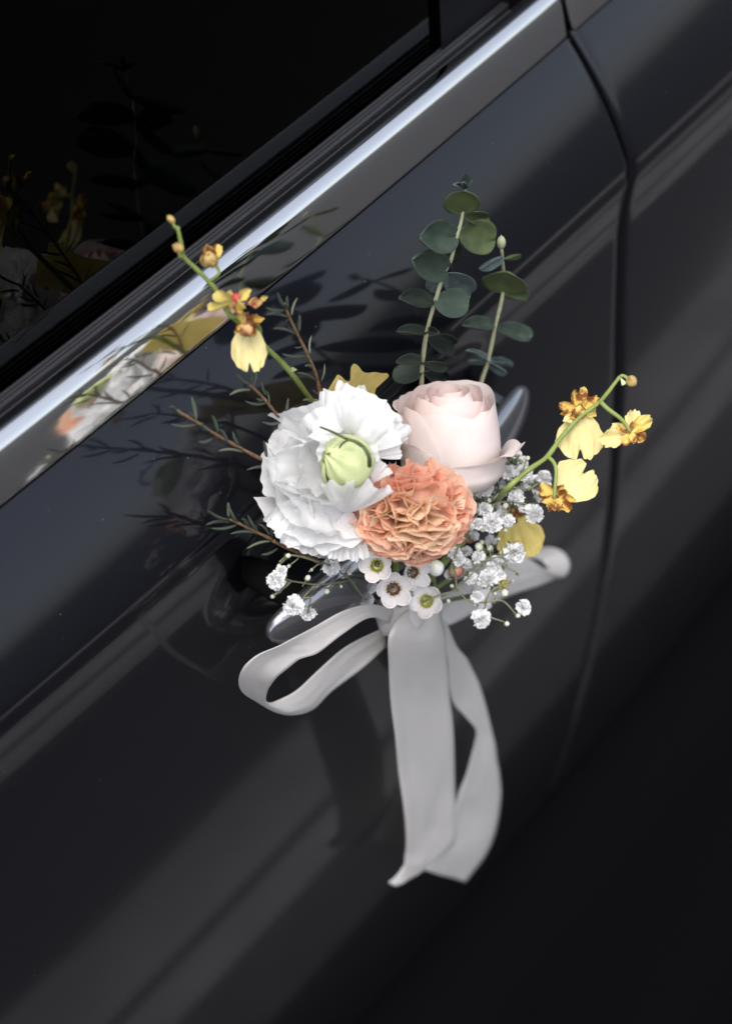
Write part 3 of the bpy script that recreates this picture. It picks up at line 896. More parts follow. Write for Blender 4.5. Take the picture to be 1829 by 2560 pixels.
twig(ZA, [(1105, 1390), (1060, 1200), (990, 1030), (920, 890), (865, 770), (840, 700)],
     [(840, 745, 715, 720), (860, 790, 715, 780), (855, 740, 860, 645), (890, 780, 935, 660), (840, 720, 795, 620), (915, 905, 765, 875), (905, 880, 865, 850), (940, 890, 945, 780), (985, 1055, 825, 1035), (1015, 1040, 1030, 915), (960, 990, 910, 995),
      (1055, 1220, 920, 1175), (1090, 1230, 1110, 1105), (1030, 1140, 980, 1130), (1095, 1310, 1030, 1280), (1040, 1380, 965, 1360), (1165, 1350, 1195, 1295), (880, 800, 850, 830)],
     'upright dark needle-leaved twig beside the yellow orchid stem', 0.006, 0.0, [KNOT, P(900, 1250, .010), P(850, 1120, .004)])
twig(ZA, [(880, 1540), (800, 1460), (740, 1390), (690, 1330), (640, 1280), (610, 1250)],
     [(610, 1245, 515, 1170), (625, 1255, 605, 1150), (630, 1265, 650, 1150), (605, 1285, 470, 1325), (715, 1320, 685, 1225), (740, 1385, 720, 1290), (710, 1375, 575, 1355), (855, 1500, 870, 1340), (810, 1505, 690, 1495), (655, 1300, 690, 1345), (700, 1345, 655, 1335)],
     'short dark needle-leaved twig leaning out just above the white flower', 0.002, -0.002, [KNOT, P(880, 1300, .008)])
twig(ZC_, [(1070, 815), (900, 720), (690, 605), (520, 510), (350, 400), (240, 335), (160, 285)],
     [(240, 345, 150, 270), (160, 295, 90, 262), (335, 425, 105, 410), (345, 380, 298, 165), (460, 480, 395, 400), (550, 495, 490, 340), (490, 555, 365, 575), (640, 590, 560, 470), (740, 610, 690, 485), (780, 680, 550, 680), (895, 725, 900, 690),
      (1010, 740, 980, 580), (1120, 765, 1030, 715), (1045, 830, 820, 860), (320, 340, 285, 300), (440, 470, 480, 500)],
     'long dark needle-leaved twig reaching furthest out over the door', 0.004, -0.012, [KNOT, P(880, 1330, .010), P(760, 1220, .004)])
twig(ZC_, [(1120, 1550), (1060, 1510), (930, 1450), (830, 1400), (740, 1355), (660, 1320)],
     [(650, 1325, 450, 1225), (650, 1345, 435, 1380), (720, 1375, 480, 1395), (650, 1300, 645, 1165), (730, 1345, 665, 1210), (930, 1450, 660, 1465), (920, 1425, 830, 1270), (1040, 1470, 935, 1370), (1060, 1480, 1050, 1310), (1050, 1525, 820, 1605), (1110, 1595, 955, 1645),
      (840, 1400, 775, 1320)],
     'lowest dark needle-leaved twig below the white flower', 0.020, -0.010, [KNOT, P(911, 1463, .030), P(785, 1400, .024)])
# thin grassy blades crossing the white flower
DEPTH[:] = [1.112, .084]
gb = empty('grass_blade', at(ZE, 980, 250, .05), 'thin green blade curling over the pale green bud', 'leaf')
ZH = zc(600, 900, 500 / 1624)
build('blade', tube([at(ZH, x, y, h) for x, y, h in [(650, 545, .070), (750, 585, .074), (850, 635, .078), (950, 670, .083), (1010, 720, .085), (1045, 790, .084), (1050, 860, .078)]], 0.0005, 0.0012, n=5, steps=26), M['stem_dark'], gb)
build('blade', tube([at(ZH, x, y, h) for x, y, h in [(805, 715, .080), (840, 670, .084), (890, 650, .085), (940, 668, .084), (985, 695, .084)]], 0.0004, 0.0009, n=5, steps=18), M['stem_dark'], gb)

DEPTH[:] = [None, 0.0]
# ---------------------------------------------------------------- orchid sprays
def lip_len(w):
    return (1 - 0.30 * math.exp(-(w / 0.10) ** 2)) * (1 - 0.30 * abs(w) ** 3) * (1 + 0.05 * math.sin(9 * w))
def lip(o, t, wide, m_='orchid_pale', parent=None, notch=0.22, tw=0.0, nm='lip', curl=0.12):
    """broad round lip from its narrow neck o to its notched tip t; wide = half width in metres"""
    D = t - o
    ln = D.length
    Dn = D.normalized()
    view = (o - CAM).normalized()
    L = D.cross(view).normalized()
    N = L.cross(Dn)
    L, N = L * math.cos(tw) + N * math.sin(tw), N * math.cos(tw) - L * math.sin(tw)
    sd = random.random() * 40
    def f(u, v):
        w = 2 * u - 1
        prof = 0.22 + 0.78 * math.sin(math.pi * min(1.0, 0.02 + 0.66 * v)) ** 0.9
        ll = ln * (1 - notch * math.exp(-(w / 0.13) ** 2) * v ** 2 - 0.24 * abs(w) ** 3.0 * v + 0.07 * noise.noise(Vector((w * 5 + sd, sd, 0))) * v)
        ww = wide * prof * (1 + 0.10 * noise.noise(Vector((v * 5 + sd, math.copysign(3, w), 1))))
        d = 0.17 * v ** 1.6 * noise.noise(Vector((w * 3.0 + sd, v * 2, 4))) + 0.09 * v ** 3 * noise.noise(Vector((w * 8 + sd, v, 9)))
        return o + Dn * (ll * v) + L * (ww * w) + N * (ln * (curl * (w * w - 0.4) * v + d + 0.12 * v * (1 - v)))
    return build(nm, grid(f, 41, 18), M[m_], parent)
def sep(o, t, m_, parent, half=30, ruf=0.10, nm='sepal', tw=0.0):
    D = t - o
    view = (o - CAM).normalized()
    L = D.cross(view).normalized()
    N = L.cross(D.normalized())
    L = L * math.cos(tw) + N * math.sin(tw)
    return build(nm, fan(o, D, L, D.length, deg(half), bend0=0.3, bend1=-0.8, ruf=ruf, k=1.7, ph=random.random() * 6, edge=0.15, lenfun=lambda w: 1 - 0.45 * w * w, nu=25, nv=14, narrow=1.4), M[m_], parent)
def column(c, parent, m_='orchid_red', r=0.0022):
    return build('column', blob(c, r, r, r * 1.2, None, 10, 7, lambda p, t: 1 + 0.25 * math.sin(3 * p)), M[m_], parent)
def bloom_base(p, parent):
    ob = bpy.data.objects.new('bloom', None)
    ob.empty_display_size = 0.005
    COL.objects.link(ob)
    ob.parent = parent
    ob.location = p - world_loc(parent)
    return ob

# left spray
DEPTH[:] = [1.105, .050]
hz = 0.052
st = [(1100, 1430, -.035), (1020, 1350, -.025), (880, 1160, .005), (700, 980, .030), (560, 850, .042), (470, 770, .050), (415, 680, .052), (380, 610, .056), (320, 540, .060), (250, 470, .066), (160, 380, .072), (142, 290, .076), (118, 180, .080)]
pts = [KNOT, P(930, 1250, .030)] + [at(ZA, *p) for p in st]
e = sprig('orchid_spray', pts, 'yellow orchid spray with small buds, reaching up over the bright window trim', 0.0016, 0.0009, 'stem', cat='flower', group='orchid sprays', steps=60, knobs=lambda f: 1 + 0.08 * math.sin(f * 50))
def bud_at(z, x, y, h, rx, ry, tx, ty, parent, m_='orchid_bud'):
    p = at(z, x, y, h)
    d = (at(z, tx, ty, h) - p)
    s = d.length
    d.normalize()
    return build('bud', blob(p, rx * PX, rx * PX, ry * PX, (*perp(d), d), 12, 9, lambda p_, t: 0.9 + 0.12 * math.cos(t) + 0.05 * math.sin(4 * p_)), M[m_], parent)
bud_at(ZA, 73, 130, .081, 8.5, 12, 50, 105, e)
bud_at(ZA, 120, 322, .076, 12, 14, 95, 310, e)
build('pedicel', tube([at(ZA, 118, 180, .080), at(ZA, 105, 190, .080), at(ZA, 92, 165, .081), at(ZA, 80, 145, .081)], 0.0008, 0.0006, n=6, steps=8), M['stem'], e)
build('pedicel', tube([at(ZA, 155, 375, .072), at(ZA, 140, 385, .074), at(ZA, 128, 350, .076)], 0.0010, 0.0008, n=6, steps=8), M['stem'], e)
build('pedicel', tube([at(ZA, 335, 550, .059), at(ZA, 385, 515, .062), at(ZA, 400, 480, .063), at(ZA, 365, 425, .064)], 0.0008, 0.0008, n=6, steps=12), M['stem'], e)
b0 = at(ZA, 350, 415, .064)
bl = bloom_base(b0, e)
for (tx, ty, dh, mm) in [(285, 320, .004, 'orchid_spot'), (320, 300, .008, 'orchid_spot'), (345, 320, .004, 'orchid_bud'), (265, 395, .006, 'orchid_spot'), (385, 370, .003, 'orchid_spot'), (400, 310, -.004, 'orchid_spot'), (375, 400, .006, 'orchid_bud'), (310, 350, .007, 'orchid_spot')]:
    sep(b0, at(ZA, tx, ty, .064 + dh), mm, bl, half=32)
column(at(ZA, 335, 400, .066), bl, 'orchid_bud', 0.0038)
# bloom A, lip seen from the side
b0 = at(ZA, 530, 690, .056)
bl = bloom_base(b0, e)
lp = fan(at(ZA, 520, 670, .058), at(ZA, 345, 685, .066) - at(ZA, 520, 670, .058), UP * 0.45 + BACK * 0.9, (at(ZA, 345, 685, .066) - at(ZA, 520, 670, .058)).length, deg(48), bend0=0.2, bend1=-0.4, ruf=0.12, k=2.4, ph=1, ruf2=0.03, k2=8, edge=0.12, lenfun=lip_len, nu=37, nv=14)
build('lip', lp, M['orchid'], bl)
build('crest', blob(at(ZA, 515, 660, .064), 0.0017, 0.0012, 0.0022, (RIGHT, BACK, UP), 10, 8, lambda p, t: 1 + 0.25 * math.sin(3 * p)), mat('crimson_crest', (0.45, 0.03, 0.03), rough=0.5, trans=0.1), bl)
sep(b0, at(ZA, 600, 600, .058), 'orchid', bl, half=36, ruf=.14)
sep(b0, at(ZA, 560, 690, .066), 'orchid', bl, half=40, ruf=.14)
sep(at(ZA, 590, 700, .056), at(ZA, 695, 690, .060), 'orchid_red', bl, half=36)
sep(at(ZA, 670, 690, .059), at(ZA, 725, 645, .062), 'orchid', bl, half=24)
sep(b0, at(ZA, 455, 740, .058), 'orchid_red', bl, half=40)
sep(b0, at(ZA, 520, 775, .060), 'orchid_red', bl, half=34)
sep(b0, at(ZA, 560, 770, .062), 'orchid', bl, half=26)
build('pedicel', tube([at(ZA, 560, 790, .047), at(ZA, 510, 795, .050), at(ZA, 470, 780, .052), at(ZA, 452, 735, .054), at(ZA, 500, 700, .056)], 0.0011, 0.0010, n=6, steps=14), M['stem'], e)
# bloom B, hanging lip
b0 = at(ZA, 580, 835, .054)
bl = bloom_base(b0, e)
lip(at(ZA, 585, 815, .053), at(ZA, 612, 1165, .050), 105 * .3695 * PX, parent=bl, m_='orchid_pale')
for (tx, ty, dh, mm) in [(700, 790, .004, 'orchid_spot'), (690, 840, .008, 'orchid_spot'), (515, 915, .006, 'orchid_spot'), (640, 790, .010, 'orchid_red'), (600, 760, .004, 'orchid_red'), (545, 740, .006, 'orchid'), (610, 940, .010, 'orchid_spot')]:
    sep(b0, at(ZA, tx, ty, .054 + dh), mm, bl, half=34)
column(at(ZA, 590, 880, .060), bl, 'orchid_red', 0.003)
build('pedicel', tube([at(ZA, 672, 950, .033), at(ZA, 675, 880, .050), at(ZA, 650, 840, .054), at(ZA, 590, 830, .055)], 0.0010, 0.0010, n=6, steps=12), M['stem'], e)
build('bract', fan(at(ZA, 885, 1170, .006), frame_dir(0.5, 0.6, 0.5), RIGHT, 0.0035, 0.5, nu=7, nv=5), M['stem_pale'], e)

DEPTH[:] = [None, 0.0]
# single yellow lip behind the white flower
e = empty('orchid_bloom', P(900, 985, .022), 'lone yellow orchid bloom peeping out behind the white flower', 'flower')
oo = at(ZA, 1290, 1430, .016)
OUTL = [(1085, 1380), (1112, 1322), (1150, 1262), (1185, 1205), (1203, 1182), (1228, 1196), (1255, 1222), (1285, 1222), (1288, 1170), (1293, 1130), (1312, 1108), (1340, 1122), (1368, 1158), (1400, 1170), (1450, 1164), (1500, 1172), (1535, 1172), (1546, 1192), (1525, 1215), (1488, 1232), (1465, 1262), (1452, 1310), (1440, 1360)]
def lone(u, v):
    q = catmull([(x, y, 0) for x, y in OUTL], u)
    x, y = 1290 + (q[0] - 1290) * v, 1430 + (q[1] - 1430) * v
    return at(ZA, x, y, 0.016 + 0.006 * v * math.sin(5 * u) + 0.004 * v * v)
build('lip', grid(lone, 67, 12), M['orchid'], e)
build('stem', tube([oo, P(930, 1250, .020), KNOT], 0.0013, 0.0013, steps=10), M['stem'], e)

# right spray
DEPTH[:] = [1.205, .040]
st = [(420, 905, .030), (590, 750, .034), (720, 655, .037), (820, 520, .039), (950, 380, .041), (1080, 280, .043), (1215, 110, .046)]
pts = [KNOT, P(1180, 1330, .026)] + [at(ZD, *p) for p in st]
e = sprig('orchid_spray', pts, 'yellow orchid spray with brown spotted sepals, beside the rose above the small white blossoms', 0.0016, 0.0010, 'stem', cat='flower', group='orchid sprays', steps=50, knobs=lambda f: 1 + 0.08 * math.sin(f * 50))
bud_at(ZD, 1295, 145, .047, 15, 15, 1320, 165, e)
build('pedicel', tube([at(ZD, 1215, 108, .046), at(ZD, 1240, 108, .046), at(ZD, 1275, 130, .047)], 0.0009, 0.0010, n=6, steps=8), M['stem'], e)
build('bract', fan(at(ZD, 1215, 115, .046), at(ZD, 1245, 165, .047) - at(ZD, 1215, 115, .046), RIGHT, 0.0045, 0.35, nu=7, nv=5), M['stem_pale'], e)
# bloom C
b0 = at(ZD, 945, 345, .036)
bl = bloom_base(b0, e)
lip(b0, at(ZD, 945, 672, .034), 158 * .3695 * PX, parent=bl)
for (tx, ty, dh, mm) in [(945, 175, .004, 'orchid_spot'), (795, 320, .002, 'orchid_spot'), (1065, 255, .003, 'orchid_spot'), (1070, 350, .002, 'orchid'), (850, 440, .004, 'orchid_pale'), (870, 390, .004, 'orchid_spot')]:
    sep(b0, at(ZD, tx, ty, .036 + dh), mm, bl, half=34, ruf=.14)
column(at(ZD, 940, 350, .039), bl, 'orchid_spot', 0.0035)
# bloom D, seen from behind
b0 = at(ZD, 1285, 490, .046)
bl = bloom_base(b0, e)
build('pedicel', tube([at(ZD, 1080, 280, .043), at(ZD, 1130, 330, .044), at(ZD, 1205, 385, .046), at(ZD, 1250, 430, .048), at(ZD, 1285, 490, .048)], 0.0013, 0.0009, n=6, steps=14), M['stem'], e)
for (tx, ty, dh, mm, hf) in [(1085, 555, -.004, 'orchid_pale', 34), (1150, 470, -.006, 'orchid_pale', 40), (1315, 345, -.006, 'orchid_pale', 34), (1420, 385, -.004, 'orchid', 30), (1385, 530, -.004, 'orchid_spot', 40), (1320, 560, .002, 'orchid_spot', 40), (1240, 575, .0, 'orchid_spot', 40), (1200, 440, -.001, 'orchid_spot', 40), (1330, 420, .0, 'orchid_spot', 46), (1360, 450, -.002, 'orchid_spot', 40)]:
    sep(b0, at(ZD, tx, ty, .046 + dh), mm, bl, half=hf, ruf=.14)
# bloom E
b0 = at(ZD, 795, 930, .036)
bl = bloom_base(b0, e)
lip(at(ZD, 810, 930, .037), at(ZD, 1010, 720, .034), 158 * .3695 * PX, parent=bl)
for (tx, ty, dh, mm) in [(650, 860, .002, 'orchid_spot'), (690, 1005, .004, 'orchid_spot'), (770, 1030, .006, 'orchid_spot'), (850, 1035, .006, 'orchid_spot'), (915, 990, .006, 'orchid_spot'), (850, 880, .008, 'orchid_spot'), (800, 830, .004, 'orchid_spot')]:
    sep(b0, at(ZD, tx, ty, .036 + dh), mm, bl, half=36, ruf=.14)
build('pedicel', tube([at(ZD, 725, 655, .037), at(ZD, 765, 690, .040), at(ZD, 783, 750, .042), at(ZD, 775, 860, .043), at(ZD, 768, 940, .042)], 0.0011, 0.0009, n=6, steps=14), M['stem'], e)
# bloom F
DEPTH[:] = [1.275, .026]
e2_ = empty('orchid_bloom', at(ZD, 500, 1040, .024), 'yellow orchid bloom half hidden by white blossoms, above the right ribbon loop', 'flower')
b0 = at(ZD, 480, 1040, .026)
lip(b0, at(ZD, 590, 1345, .024), 165 * .3695 * PX, parent=e2_, m_='orchid', notch=0.08)
for (tx, ty, dh, mm) in [(560, 1050, .004, 'orchid_spot'), (520, 1100, .006, 'orchid_spot'), (480, 985, .004, 'orchid_spot'), (300, 1040, .0, 'orchid_spot')]:
    sep(b0, at(ZD, tx, ty, .026 + dh), mm, e2_, half=36, ruf=.14)
build('stem', tube([b0, P(1190, 1400, .022), KNOT], 0.0011, 0.0011, steps=10), M['stem'], e2_)
e3_ = empty('orchid_bloom', at(ZD, 410, 1450, .024), 'small amber orchid bloom among the white blossoms at the right ribbon loop', 'flower')
b0 = at(ZD, 400, 1540, .026)
for (tx, ty) in [(380, 1435), (430, 1440), (465, 1500), (430, 1560)]:
    sep(b0, at(ZD, tx, ty, .027), 'orchid', e3_, half=36, ruf=.14)
build('stem', tube([b0, P(1200, 1490, .026), KNOT], 0.0009, 0.0009, steps=8), M['stem'], e3_)

DEPTH[:] = [None, 0.0]
# ---------------------------------------------------------------- wax flowers
def wax(px, py, h, rpx, ax_, cupm, label, cup_r=0.40):
    c = P(px, py, h)
    e = empty('wax_flower', c, label, 'flower', 'wax flowers')
    a = frame_dir(*ax_)
    e1 = (RIGHT - a * RIGHT.dot(a)).normalized()
    e2 = a.cross(e1)
    R = rpx * PX
    ph0 = random.random() * 6
    for i in range(5):
        ph = ph0 + i * 2 * math.pi / 5
        r = e1 * math.cos(ph) + e2 * math.sin(ph)
        L = a.cross(r)
        o = c + r * R * 0.36
        D = (r * 0.86 + a * 0.5).normalized()
        def f(u, v, o=o, D=D, L=L, a=a):
            w = 2 * u - 1
            half = R * 0.50 * max(0.0, math.sin(math.pi * (0.12 + 0.88 * v))) ** 0.5 * (1 if v < 1 else 0)
            N = L.cross(D)
            return o + D * (R * 0.80 * v) + L * (w * half) + a * (R * (0.16 * w * w + 0.34 * v * v - 0.05))
        build('petal', grid(f, 9, 10), M['wax'], e, solid=0.0005)
    prf = [(0.02, -0.25), (cup_r * 0.75, -0.22), (cup_r, -0.02), (cup_r * 1.08, 0.10), (cup_r * 0.98, 0.11), (cup_r * 0.86, -0.02), (cup_r * 0.6, -0.10), (0.02, -0.12)]
    def g(u, v):
        q = catmull([(x, y, 0) for x, y in prf], v)
        an = 2 * math.pi * u
        return c + (e1 * math.cos(an) + e2 * math.sin(an)) * q[0] * R + a * (q[1] * R + 0.0)
    cp = build('cup', grid(g, 21, 18), M[cupm], e)
    st = []
    for i in range(12):
        an = 2 * math.pi * i / 12 + 0.2
        r = e1 * math.cos(an) + e2 * math.sin(an)
        rr = R * (cup_r * 1.12 + random.uniform(-.04, .10))
        q = c + r * rr + a * R * (0.22 + random.uniform(-.04, .06))
        st.append(blob(q, R * 0.055, R * 0.055, R * 0.055, None, 7, 5))
        st.append(tube([c + r * R * cup_r * 0.98 + a * R * 0.06, q], R * 0.02, R * 0.02, n=4))
    build('stamens', join(st), M['stamen'], e)
    build('style', tube([c - a * R * 0.1, c + a * R * 0.25 + e1 * R * 0.04], R * 0.03, R * 0.02, n=5), M['stamen'], cp)
    back = c - a * R * 0.3
    build('stem', tube([c - a * R * 0.2, back - a * R * 0.4, (back - a * R * 0.4).lerp(KNOT, 0.5) - BACK * 0.004, KNOT], R * 0.20, R * 0.10, steps=12), M['stem_dark'], e)
wax(942, 1414, .062, 37, (-0.12, -0.05, 0.97), 'wax_green', 'white wax flower with a green cup right below the orange bloom')
wax(1031, 1430, .058, 38, (0.45, -0.25, 0.85), 'wax_brown', 'white wax flower turned sideways with long pale stamens, next to the white bud', 0.36)
wax(983, 1472, .062, 42, (0.10, -0.10, 0.97), 'wax_brown', 'largest white wax flower with a brown speckled cup', 0.36)
wax(1066, 1503, .058, 40, (-0.10, 0.00, 0.97), 'wax_green', 'white wax flower with a green cup on top of the ribbon knot')
wax(1186, 1491, .062, 37, (0.72, 0.05, 0.66), 'wax_brown', 'white wax flower seen half from the side over the right ribbon loop', 0.36)
def wax_bud(px, py, h, r, m_, label, ax_, via):
    c = P(px, py, h)
    e = empty('wax_flower_bud', c, label, 'bud', 'wax flower buds')
    a = frame_dir(*ax_)
    build('bud_body', blob(c, r * PX, r * PX, r * PX * 1.05, (*perp(a), a), 18, 12, lambda p, t: 1 + 0.03 * math.sin(5 * p) * math.sin(t)), M[m_], e)
    base = c - a * r * PX
    build('stem', tube([base + a * 0.001, base - a * 0.003, P(*via), KNOT], 0.0009, 0.0009, n=6, steps=14), M['stem'], e)
wax_bud(1089, 1420, .060, 20, 'wax_bud', 'round white bud beside a round red bud below the orange bloom', (0.1, 0.5, 0.6), (1080, 1480, .045))
wax_bud(1139, 1425, .066, 18.5, 'red_bud', 'round red bud on a green stalk beside the white bud', (0.35, -0.85, 0.35), (1122, 1385, .062))
wax_bud(1172, 1340, .060, 18, 'red_bud', 'dusky red bud tucked against the right side of the orange bloom', (0.75, 0.5, 0.3), (1128, 1375, .060))
# bracts around the fork of the red buds
gb = empty('bract_tuft', P(1119, 1380, .062), 'tuft of small pointed green bracts at the red bud stalk', 'leaf')
for tx, ty, dh in [(345, 262, .002), (410, 268, .006), (415, 365, .004), (395, 330, .004), (505, 195, .0), (500, 320, .006), (445, 300, .008)]:
    o = at(ZF, 425, 285, .062)
    t = at(ZF, tx, ty, .062 + dh * .5)
    place('leaf', NEEDLE, gb, o, t - o, UP, (t - o).length, (t - o).length * 1.6, (t - o).length)

# ---------------------------------------------------------------- baby's breath
def gyp_mesh(seed):
    random.seed(seed)
    parts = []
    Zx, Xx, Yx = Vector((0, 0, 1)), Vector((1, 0, 0)), Vector((0, 1, 0))
    for cnt, th, ln in ((5, 6, 0.95), (8, 28, 1.0), (10, 54, 1.02), (11, 82, 1.0), (8, 105, 0.92)):
        for i in range(cnt):
            ph = 2 * math.pi * (i + random.uniform(-.3, .3)) / cnt + th
            r = Xx * math.cos(ph) + Yx * math.sin(ph)
            t = math.radians(th + random.uniform(-8, 8))
            D = Zx * math.cos(t) + r * math.sin(t)
            L = Zx.cross(r)
            N = L.cross(D)
            tw = random.uniform(-.8, .8)
            parts.append(fan(Vector((0, 0, 0)), D, L * math.cos(tw) + N * math.sin(tw), ln * random.uniform(.85, 1.1), math.radians(26), bend0=0.1, bend1=random.uniform(-.8, .2), ruf=0.10, k=1.8, ph=random.uniform(0, 6), edge=0.2, nu=9, nv=5))
    V, F = join(parts)
    return mesh_data('blossom', V, F, M['gyp'])
GYP = [gyp_mesh(s) for s in (3, 11, 23)]
def calyx_mesh():
    parts = []
    for i in range(5):
        ph = 2 * math.pi * i / 5
        r = Vector((math.cos(ph), math.sin(ph), 0))
        parts.append(fan(Vector((0, 0, -1.05)), (r * 0.75 + Vector((0, 0, 0.66))), Vector((0, 0, 1)).cross(r), 1.05, 0.28, bend0=-0.2, bend1=1.0, nu=5, nv=6, narrow=2.2, lenfun=lambda w: 1 - 0.5 * abs(w)))
    parts.append(blob(Vector((0, 0, -0.95)), 0.22, 0.22, 0.3, None, 8, 6))
    V, F = join(parts)
    return mesh_data('calyx', V, F, M['calyx'])
CALYX = calyx_mesh()
GBUD = mesh_data('gyp_bud', *blob(Vector((0, 0, 0)), 0.95, 0.95, 1.1, None, 12, 8, lambda p, t: 1 + 0.06 * math.sin(5 * p)), M['gyp_bud'])
random.seed(99)
def gyp_sprig(label, z, h0, branches, blossoms, buds, root):
    """branches: polylines of (x, y, dh); each blossom or bud hangs on the nearest branch point"""
    base = P(*root)
    e = empty('gypsophila_sprig', base, label, 'flower', 'sprays of small white blossoms')
    nodes = []
    for br in branches:
        pts = [at(z, x, y, h0 + dh) for x, y, dh in br]
        build('stem', tube(pts, 0.00055, 0.0004, n=5, steps=4 * len(pts)), M['wire'], e)
        nodes += [(q, 0) for q in resample(pts, 4 * len(pts))]
    def hang(c, out, r):
        q = min(nodes, key=lambda n_: (n_[0] - c).length)[0]
        tip = c - out * r
        if (q - tip).length > 0.0015:
            mid = q.lerp(tip, 0.5) + Vector((0, 0, -0.0012)) - out * 0.002
            build('stalk', tube([q, mid, tip], 0.0004, 0.00032, n=5, steps=7), M['wire'], e)
    for i, (x, y, r, *ori) in enumerate(blossoms):
        dh = ori[1] if len(ori) > 1 else random.uniform(-.004, .006)
        c = at(z, x, y, h0 + dh)
        s = 1.12 * r * (z(1, 0)[0] - z(0, 0)[0]) * PX
        q = min(nodes, key=lambda n_: (n_[0] - c).length)[0]
        away = (c - q)
        out = (away.normalized() * 0.6 if away.length > 1e-5 else Vector((0, 0, 0))) + BACK * (ori[0] if ori else 0.8) + UP * 0.1
        out.normalize()
        b = place('blossom', GYP[i % 3], e, c - out * s * 0.25, out, Vector((random.random() - .5, random.random() - .5, random.random() - .5)), s, s, s)
        cal = bpy.data.objects.new('calyx', CALYX)
        COL.objects.link(cal)
        cal.parent = b
        hang(c, out, s)
    for i, (x, y, r) in enumerate(buds):
        c = at(z, x, y, h0 + random.uniform(-.003, .005))
        s = 0.85 * r * (z(1, 0)[0] - z(0, 0)[0]) * PX
        q = min(nodes, key=lambda n_: (n_[0] - c).length)[0]
        out = (c - q)
        out = out.normalized() if out.length > 1e-5 else BACK.copy()
        out = (out + BACK * 0.25).normalized()
        b = place('bud', GBUD, e, c, out, RIGHT, s, s, s)
        cal = bpy.data.objects.new('calyx', CALYX)
        COL.objects.link(cal)
        cal.parent = b
        cal.scale = (1.5, 1.5, 1.35)
        cal.location = (0, 0, 0.12)
        hang(c, out, s)
    return e
DEPTH[:] = [1.235, .040]
gyp_sprig('spray of tiny white blossoms crowded between the rose and the right orchid', ZD, 0.040,
    [[(60, 1430, -.01), (150, 1200, -.004), (250, 1050, .0), (390, 960, .004), (480, 860, .004), (540, 790, .004), (580, 680, .004)],
     [(250, 1050, 0), (330, 900, 0), (420, 760, 0), (480, 660, -.002)],
     [(480, 860, .004), (600, 870, .004), (680, 820, .004)],
     [(390, 960, .004), (500, 960, .002), (600, 980, .002)]],
    [(355, 710, 60), (295, 865, 56), (555, 765, 52), (705, 800, 52), (515, 925, 52), (635, 1040, 58), (355, 1105, 62), (415, 1062, 50), (620, 830, 50, 0.3, -.012), (410, 890, 42, 0.2, -.014), (410, 790, 42, .2, -.014), (450, 640, 42, 0.1, -.012), (370, 960, 36, .2, -.014), (500, 700, 34, .2, -.01), (660, 930, 34, .4, -.01), (340, 800, 40, .3, -.016), (460, 830, 40, .2, -.018), (560, 850, 38, .2, -.02), (300, 960, 40, .2, -.02), (240, 930, 38, .2, -.02), (390, 1010, 34, .3, -.016), (520, 640, 30, .2, -.016), (180, 1130, 36, .2, -.016), (230, 1190, 34, .3, -.016), (300, 1010, 44, .6, .004), (460, 1090, 40, .6, .002), (560, 690, 38, .5, -.006), (590, 760, 40, .4, -.010), (460, 760, 44, .6, .004), (660, 870, 36, .5, -.004), (250, 1110, 38, .6, .004), (410, 700, 40, .5, -.004), (560, 1000, 38, .5, -.002)],
    [(545, 665, 20), (590, 665, 18), (440, 985, 24), (285, 1140, 28), (235, 1015, 34), (270, 1035, 22), (440, 1150, 18), (490, 870, 18), (740, 920, 16), (480, 720, 16), (400, 610, 16), (440, 605, 14), (250, 910, 20), (330, 950, 18)], (1180, 1420, .034))
DEPTH[:] = [1.245, .040]
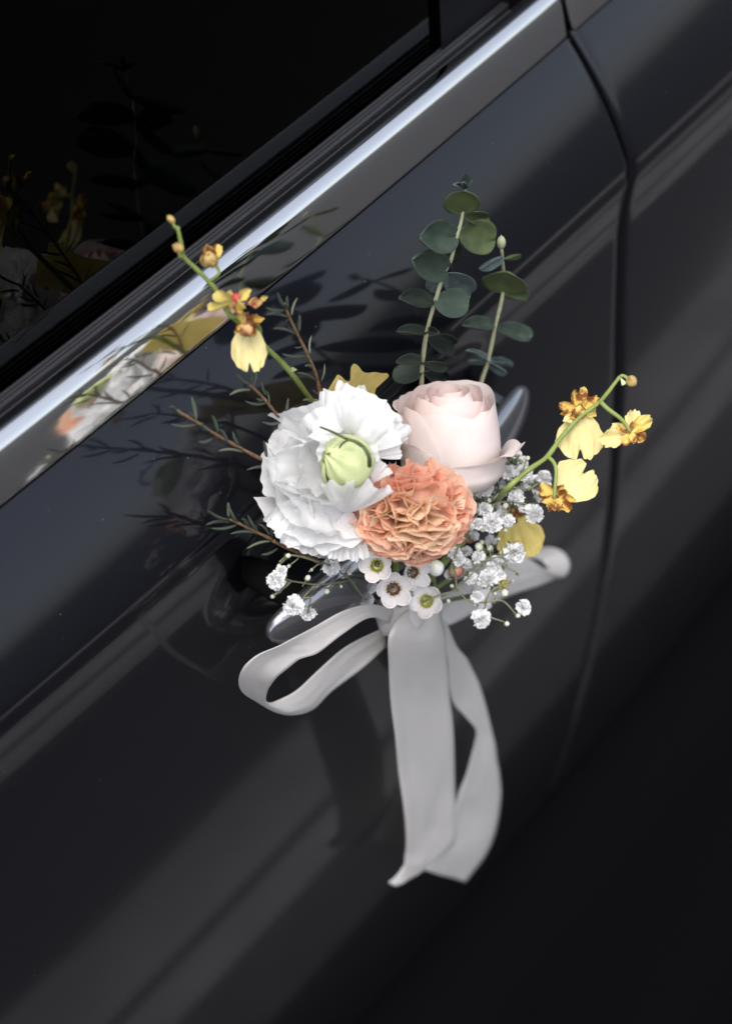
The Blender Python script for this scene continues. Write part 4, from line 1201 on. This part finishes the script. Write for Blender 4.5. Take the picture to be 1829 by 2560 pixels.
gyp_sprig('spray of tiny white blossoms hanging across the right ribbon loop', ZD, 0.038,
    [[(-120, 1640, 0), (0, 1590, 0), (110, 1550, .002), (210, 1450, .004), (300, 1360, .004), (400, 1330, .004), (500, 1290, .004)],
     [(110, 1550, .002), (100, 1430, .002), (80, 1330, .002)], [(300, 1650, 0), (320, 1600, .002), (350, 1560, .002), (480, 1500, .002)], [(110, 1550, 0), (200, 1640, 0), (310, 1640, 0), (420, 1630, 0), (520, 1730, 0)],
     [(310, 1640, 0), (300, 1700, .0), (340, 1740, 0), (440, 1775, 0)], [(400, 1370, .004), (460, 1410, .004), (520, 1440, .004)]],
    [(505, 1310, 66), (375, 1370, 42), (320, 1480, 66), (565, 1670, 48), (275, 1750, 58), (100, 1310, 46), (130, 1350, 40), (340, 1220, 40, .3, -.012), (345, 1400, 34), (180, 1290, 34, .3, -.012), (60, 1450, 32, .3, -.012), (150, 1420, 30, .3, -.014), (440, 1360, 36, .4, -.006), (210, 1480, 40, .6, .002), (260, 1330, 42, .6, .004), (400, 1450, 38, .6, .0), (250, 1600, 40, .6, .0), (180, 1380, 38, .5, -.004)],
    [(260, 1265, 32), (280, 1235, 20), (335, 1275, 28), (415, 1312, 26), (455, 1250, 20), (525, 1445, 20), (485, 1500, 18), (435, 1575, 30), (450, 1785, 21), (525, 1730, 19), (395, 1210, 14), (370, 1580, 16), (80, 1530, 16), (55, 1630, 16)], (1050, 1520, .036))
DEPTH[:] = [None, 0.0]
gyp_sprig('spray of tiny white blossoms and buds below the white flower', ZE, 0.040,
    [[(1150, 700, -.004), (1000, 560, -.004), (900, 490, 0), (780, 400, 0), (660, 350, .0), (560, 420, .002)],
     [(900, 490, 0), (700, 520, 0), (610, 525, .0), (500, 510, .0), (415, 495, .002), (350, 470, .004)], [(415, 495, .002), (370, 540, .002), (280, 605, .004)], [(610, 525, 0), (540, 600, .002), (480, 665, .004)], [(510, 635, .003), (570, 635, .004), (560, 700, .004)],
     [(900, 490, 0), (950, 560, .002), (1010, 640, .004)], [(660, 350, 0), (500, 300, 0), (390, 290, .0), (320, 340, .002)]],
    [(285, 495, 66), (435, 695, 70), (555, 760, 56), (745, 375, 66), (880, 400, 36), (335, 415, 42), (690, 245, 74, .3, -.006), (1030, 650, 52), (1060, 540, 52)],
    [(395, 375, 16), (315, 370, 16), (265, 620, 20), (550, 470, 26), (580, 405, 14), (705, 580, 25), (820, 540, 13), (410, 640, 16), (390, 290, 22), (910, 370, 16), (530, 810, 14)], (960, 1510, .036))
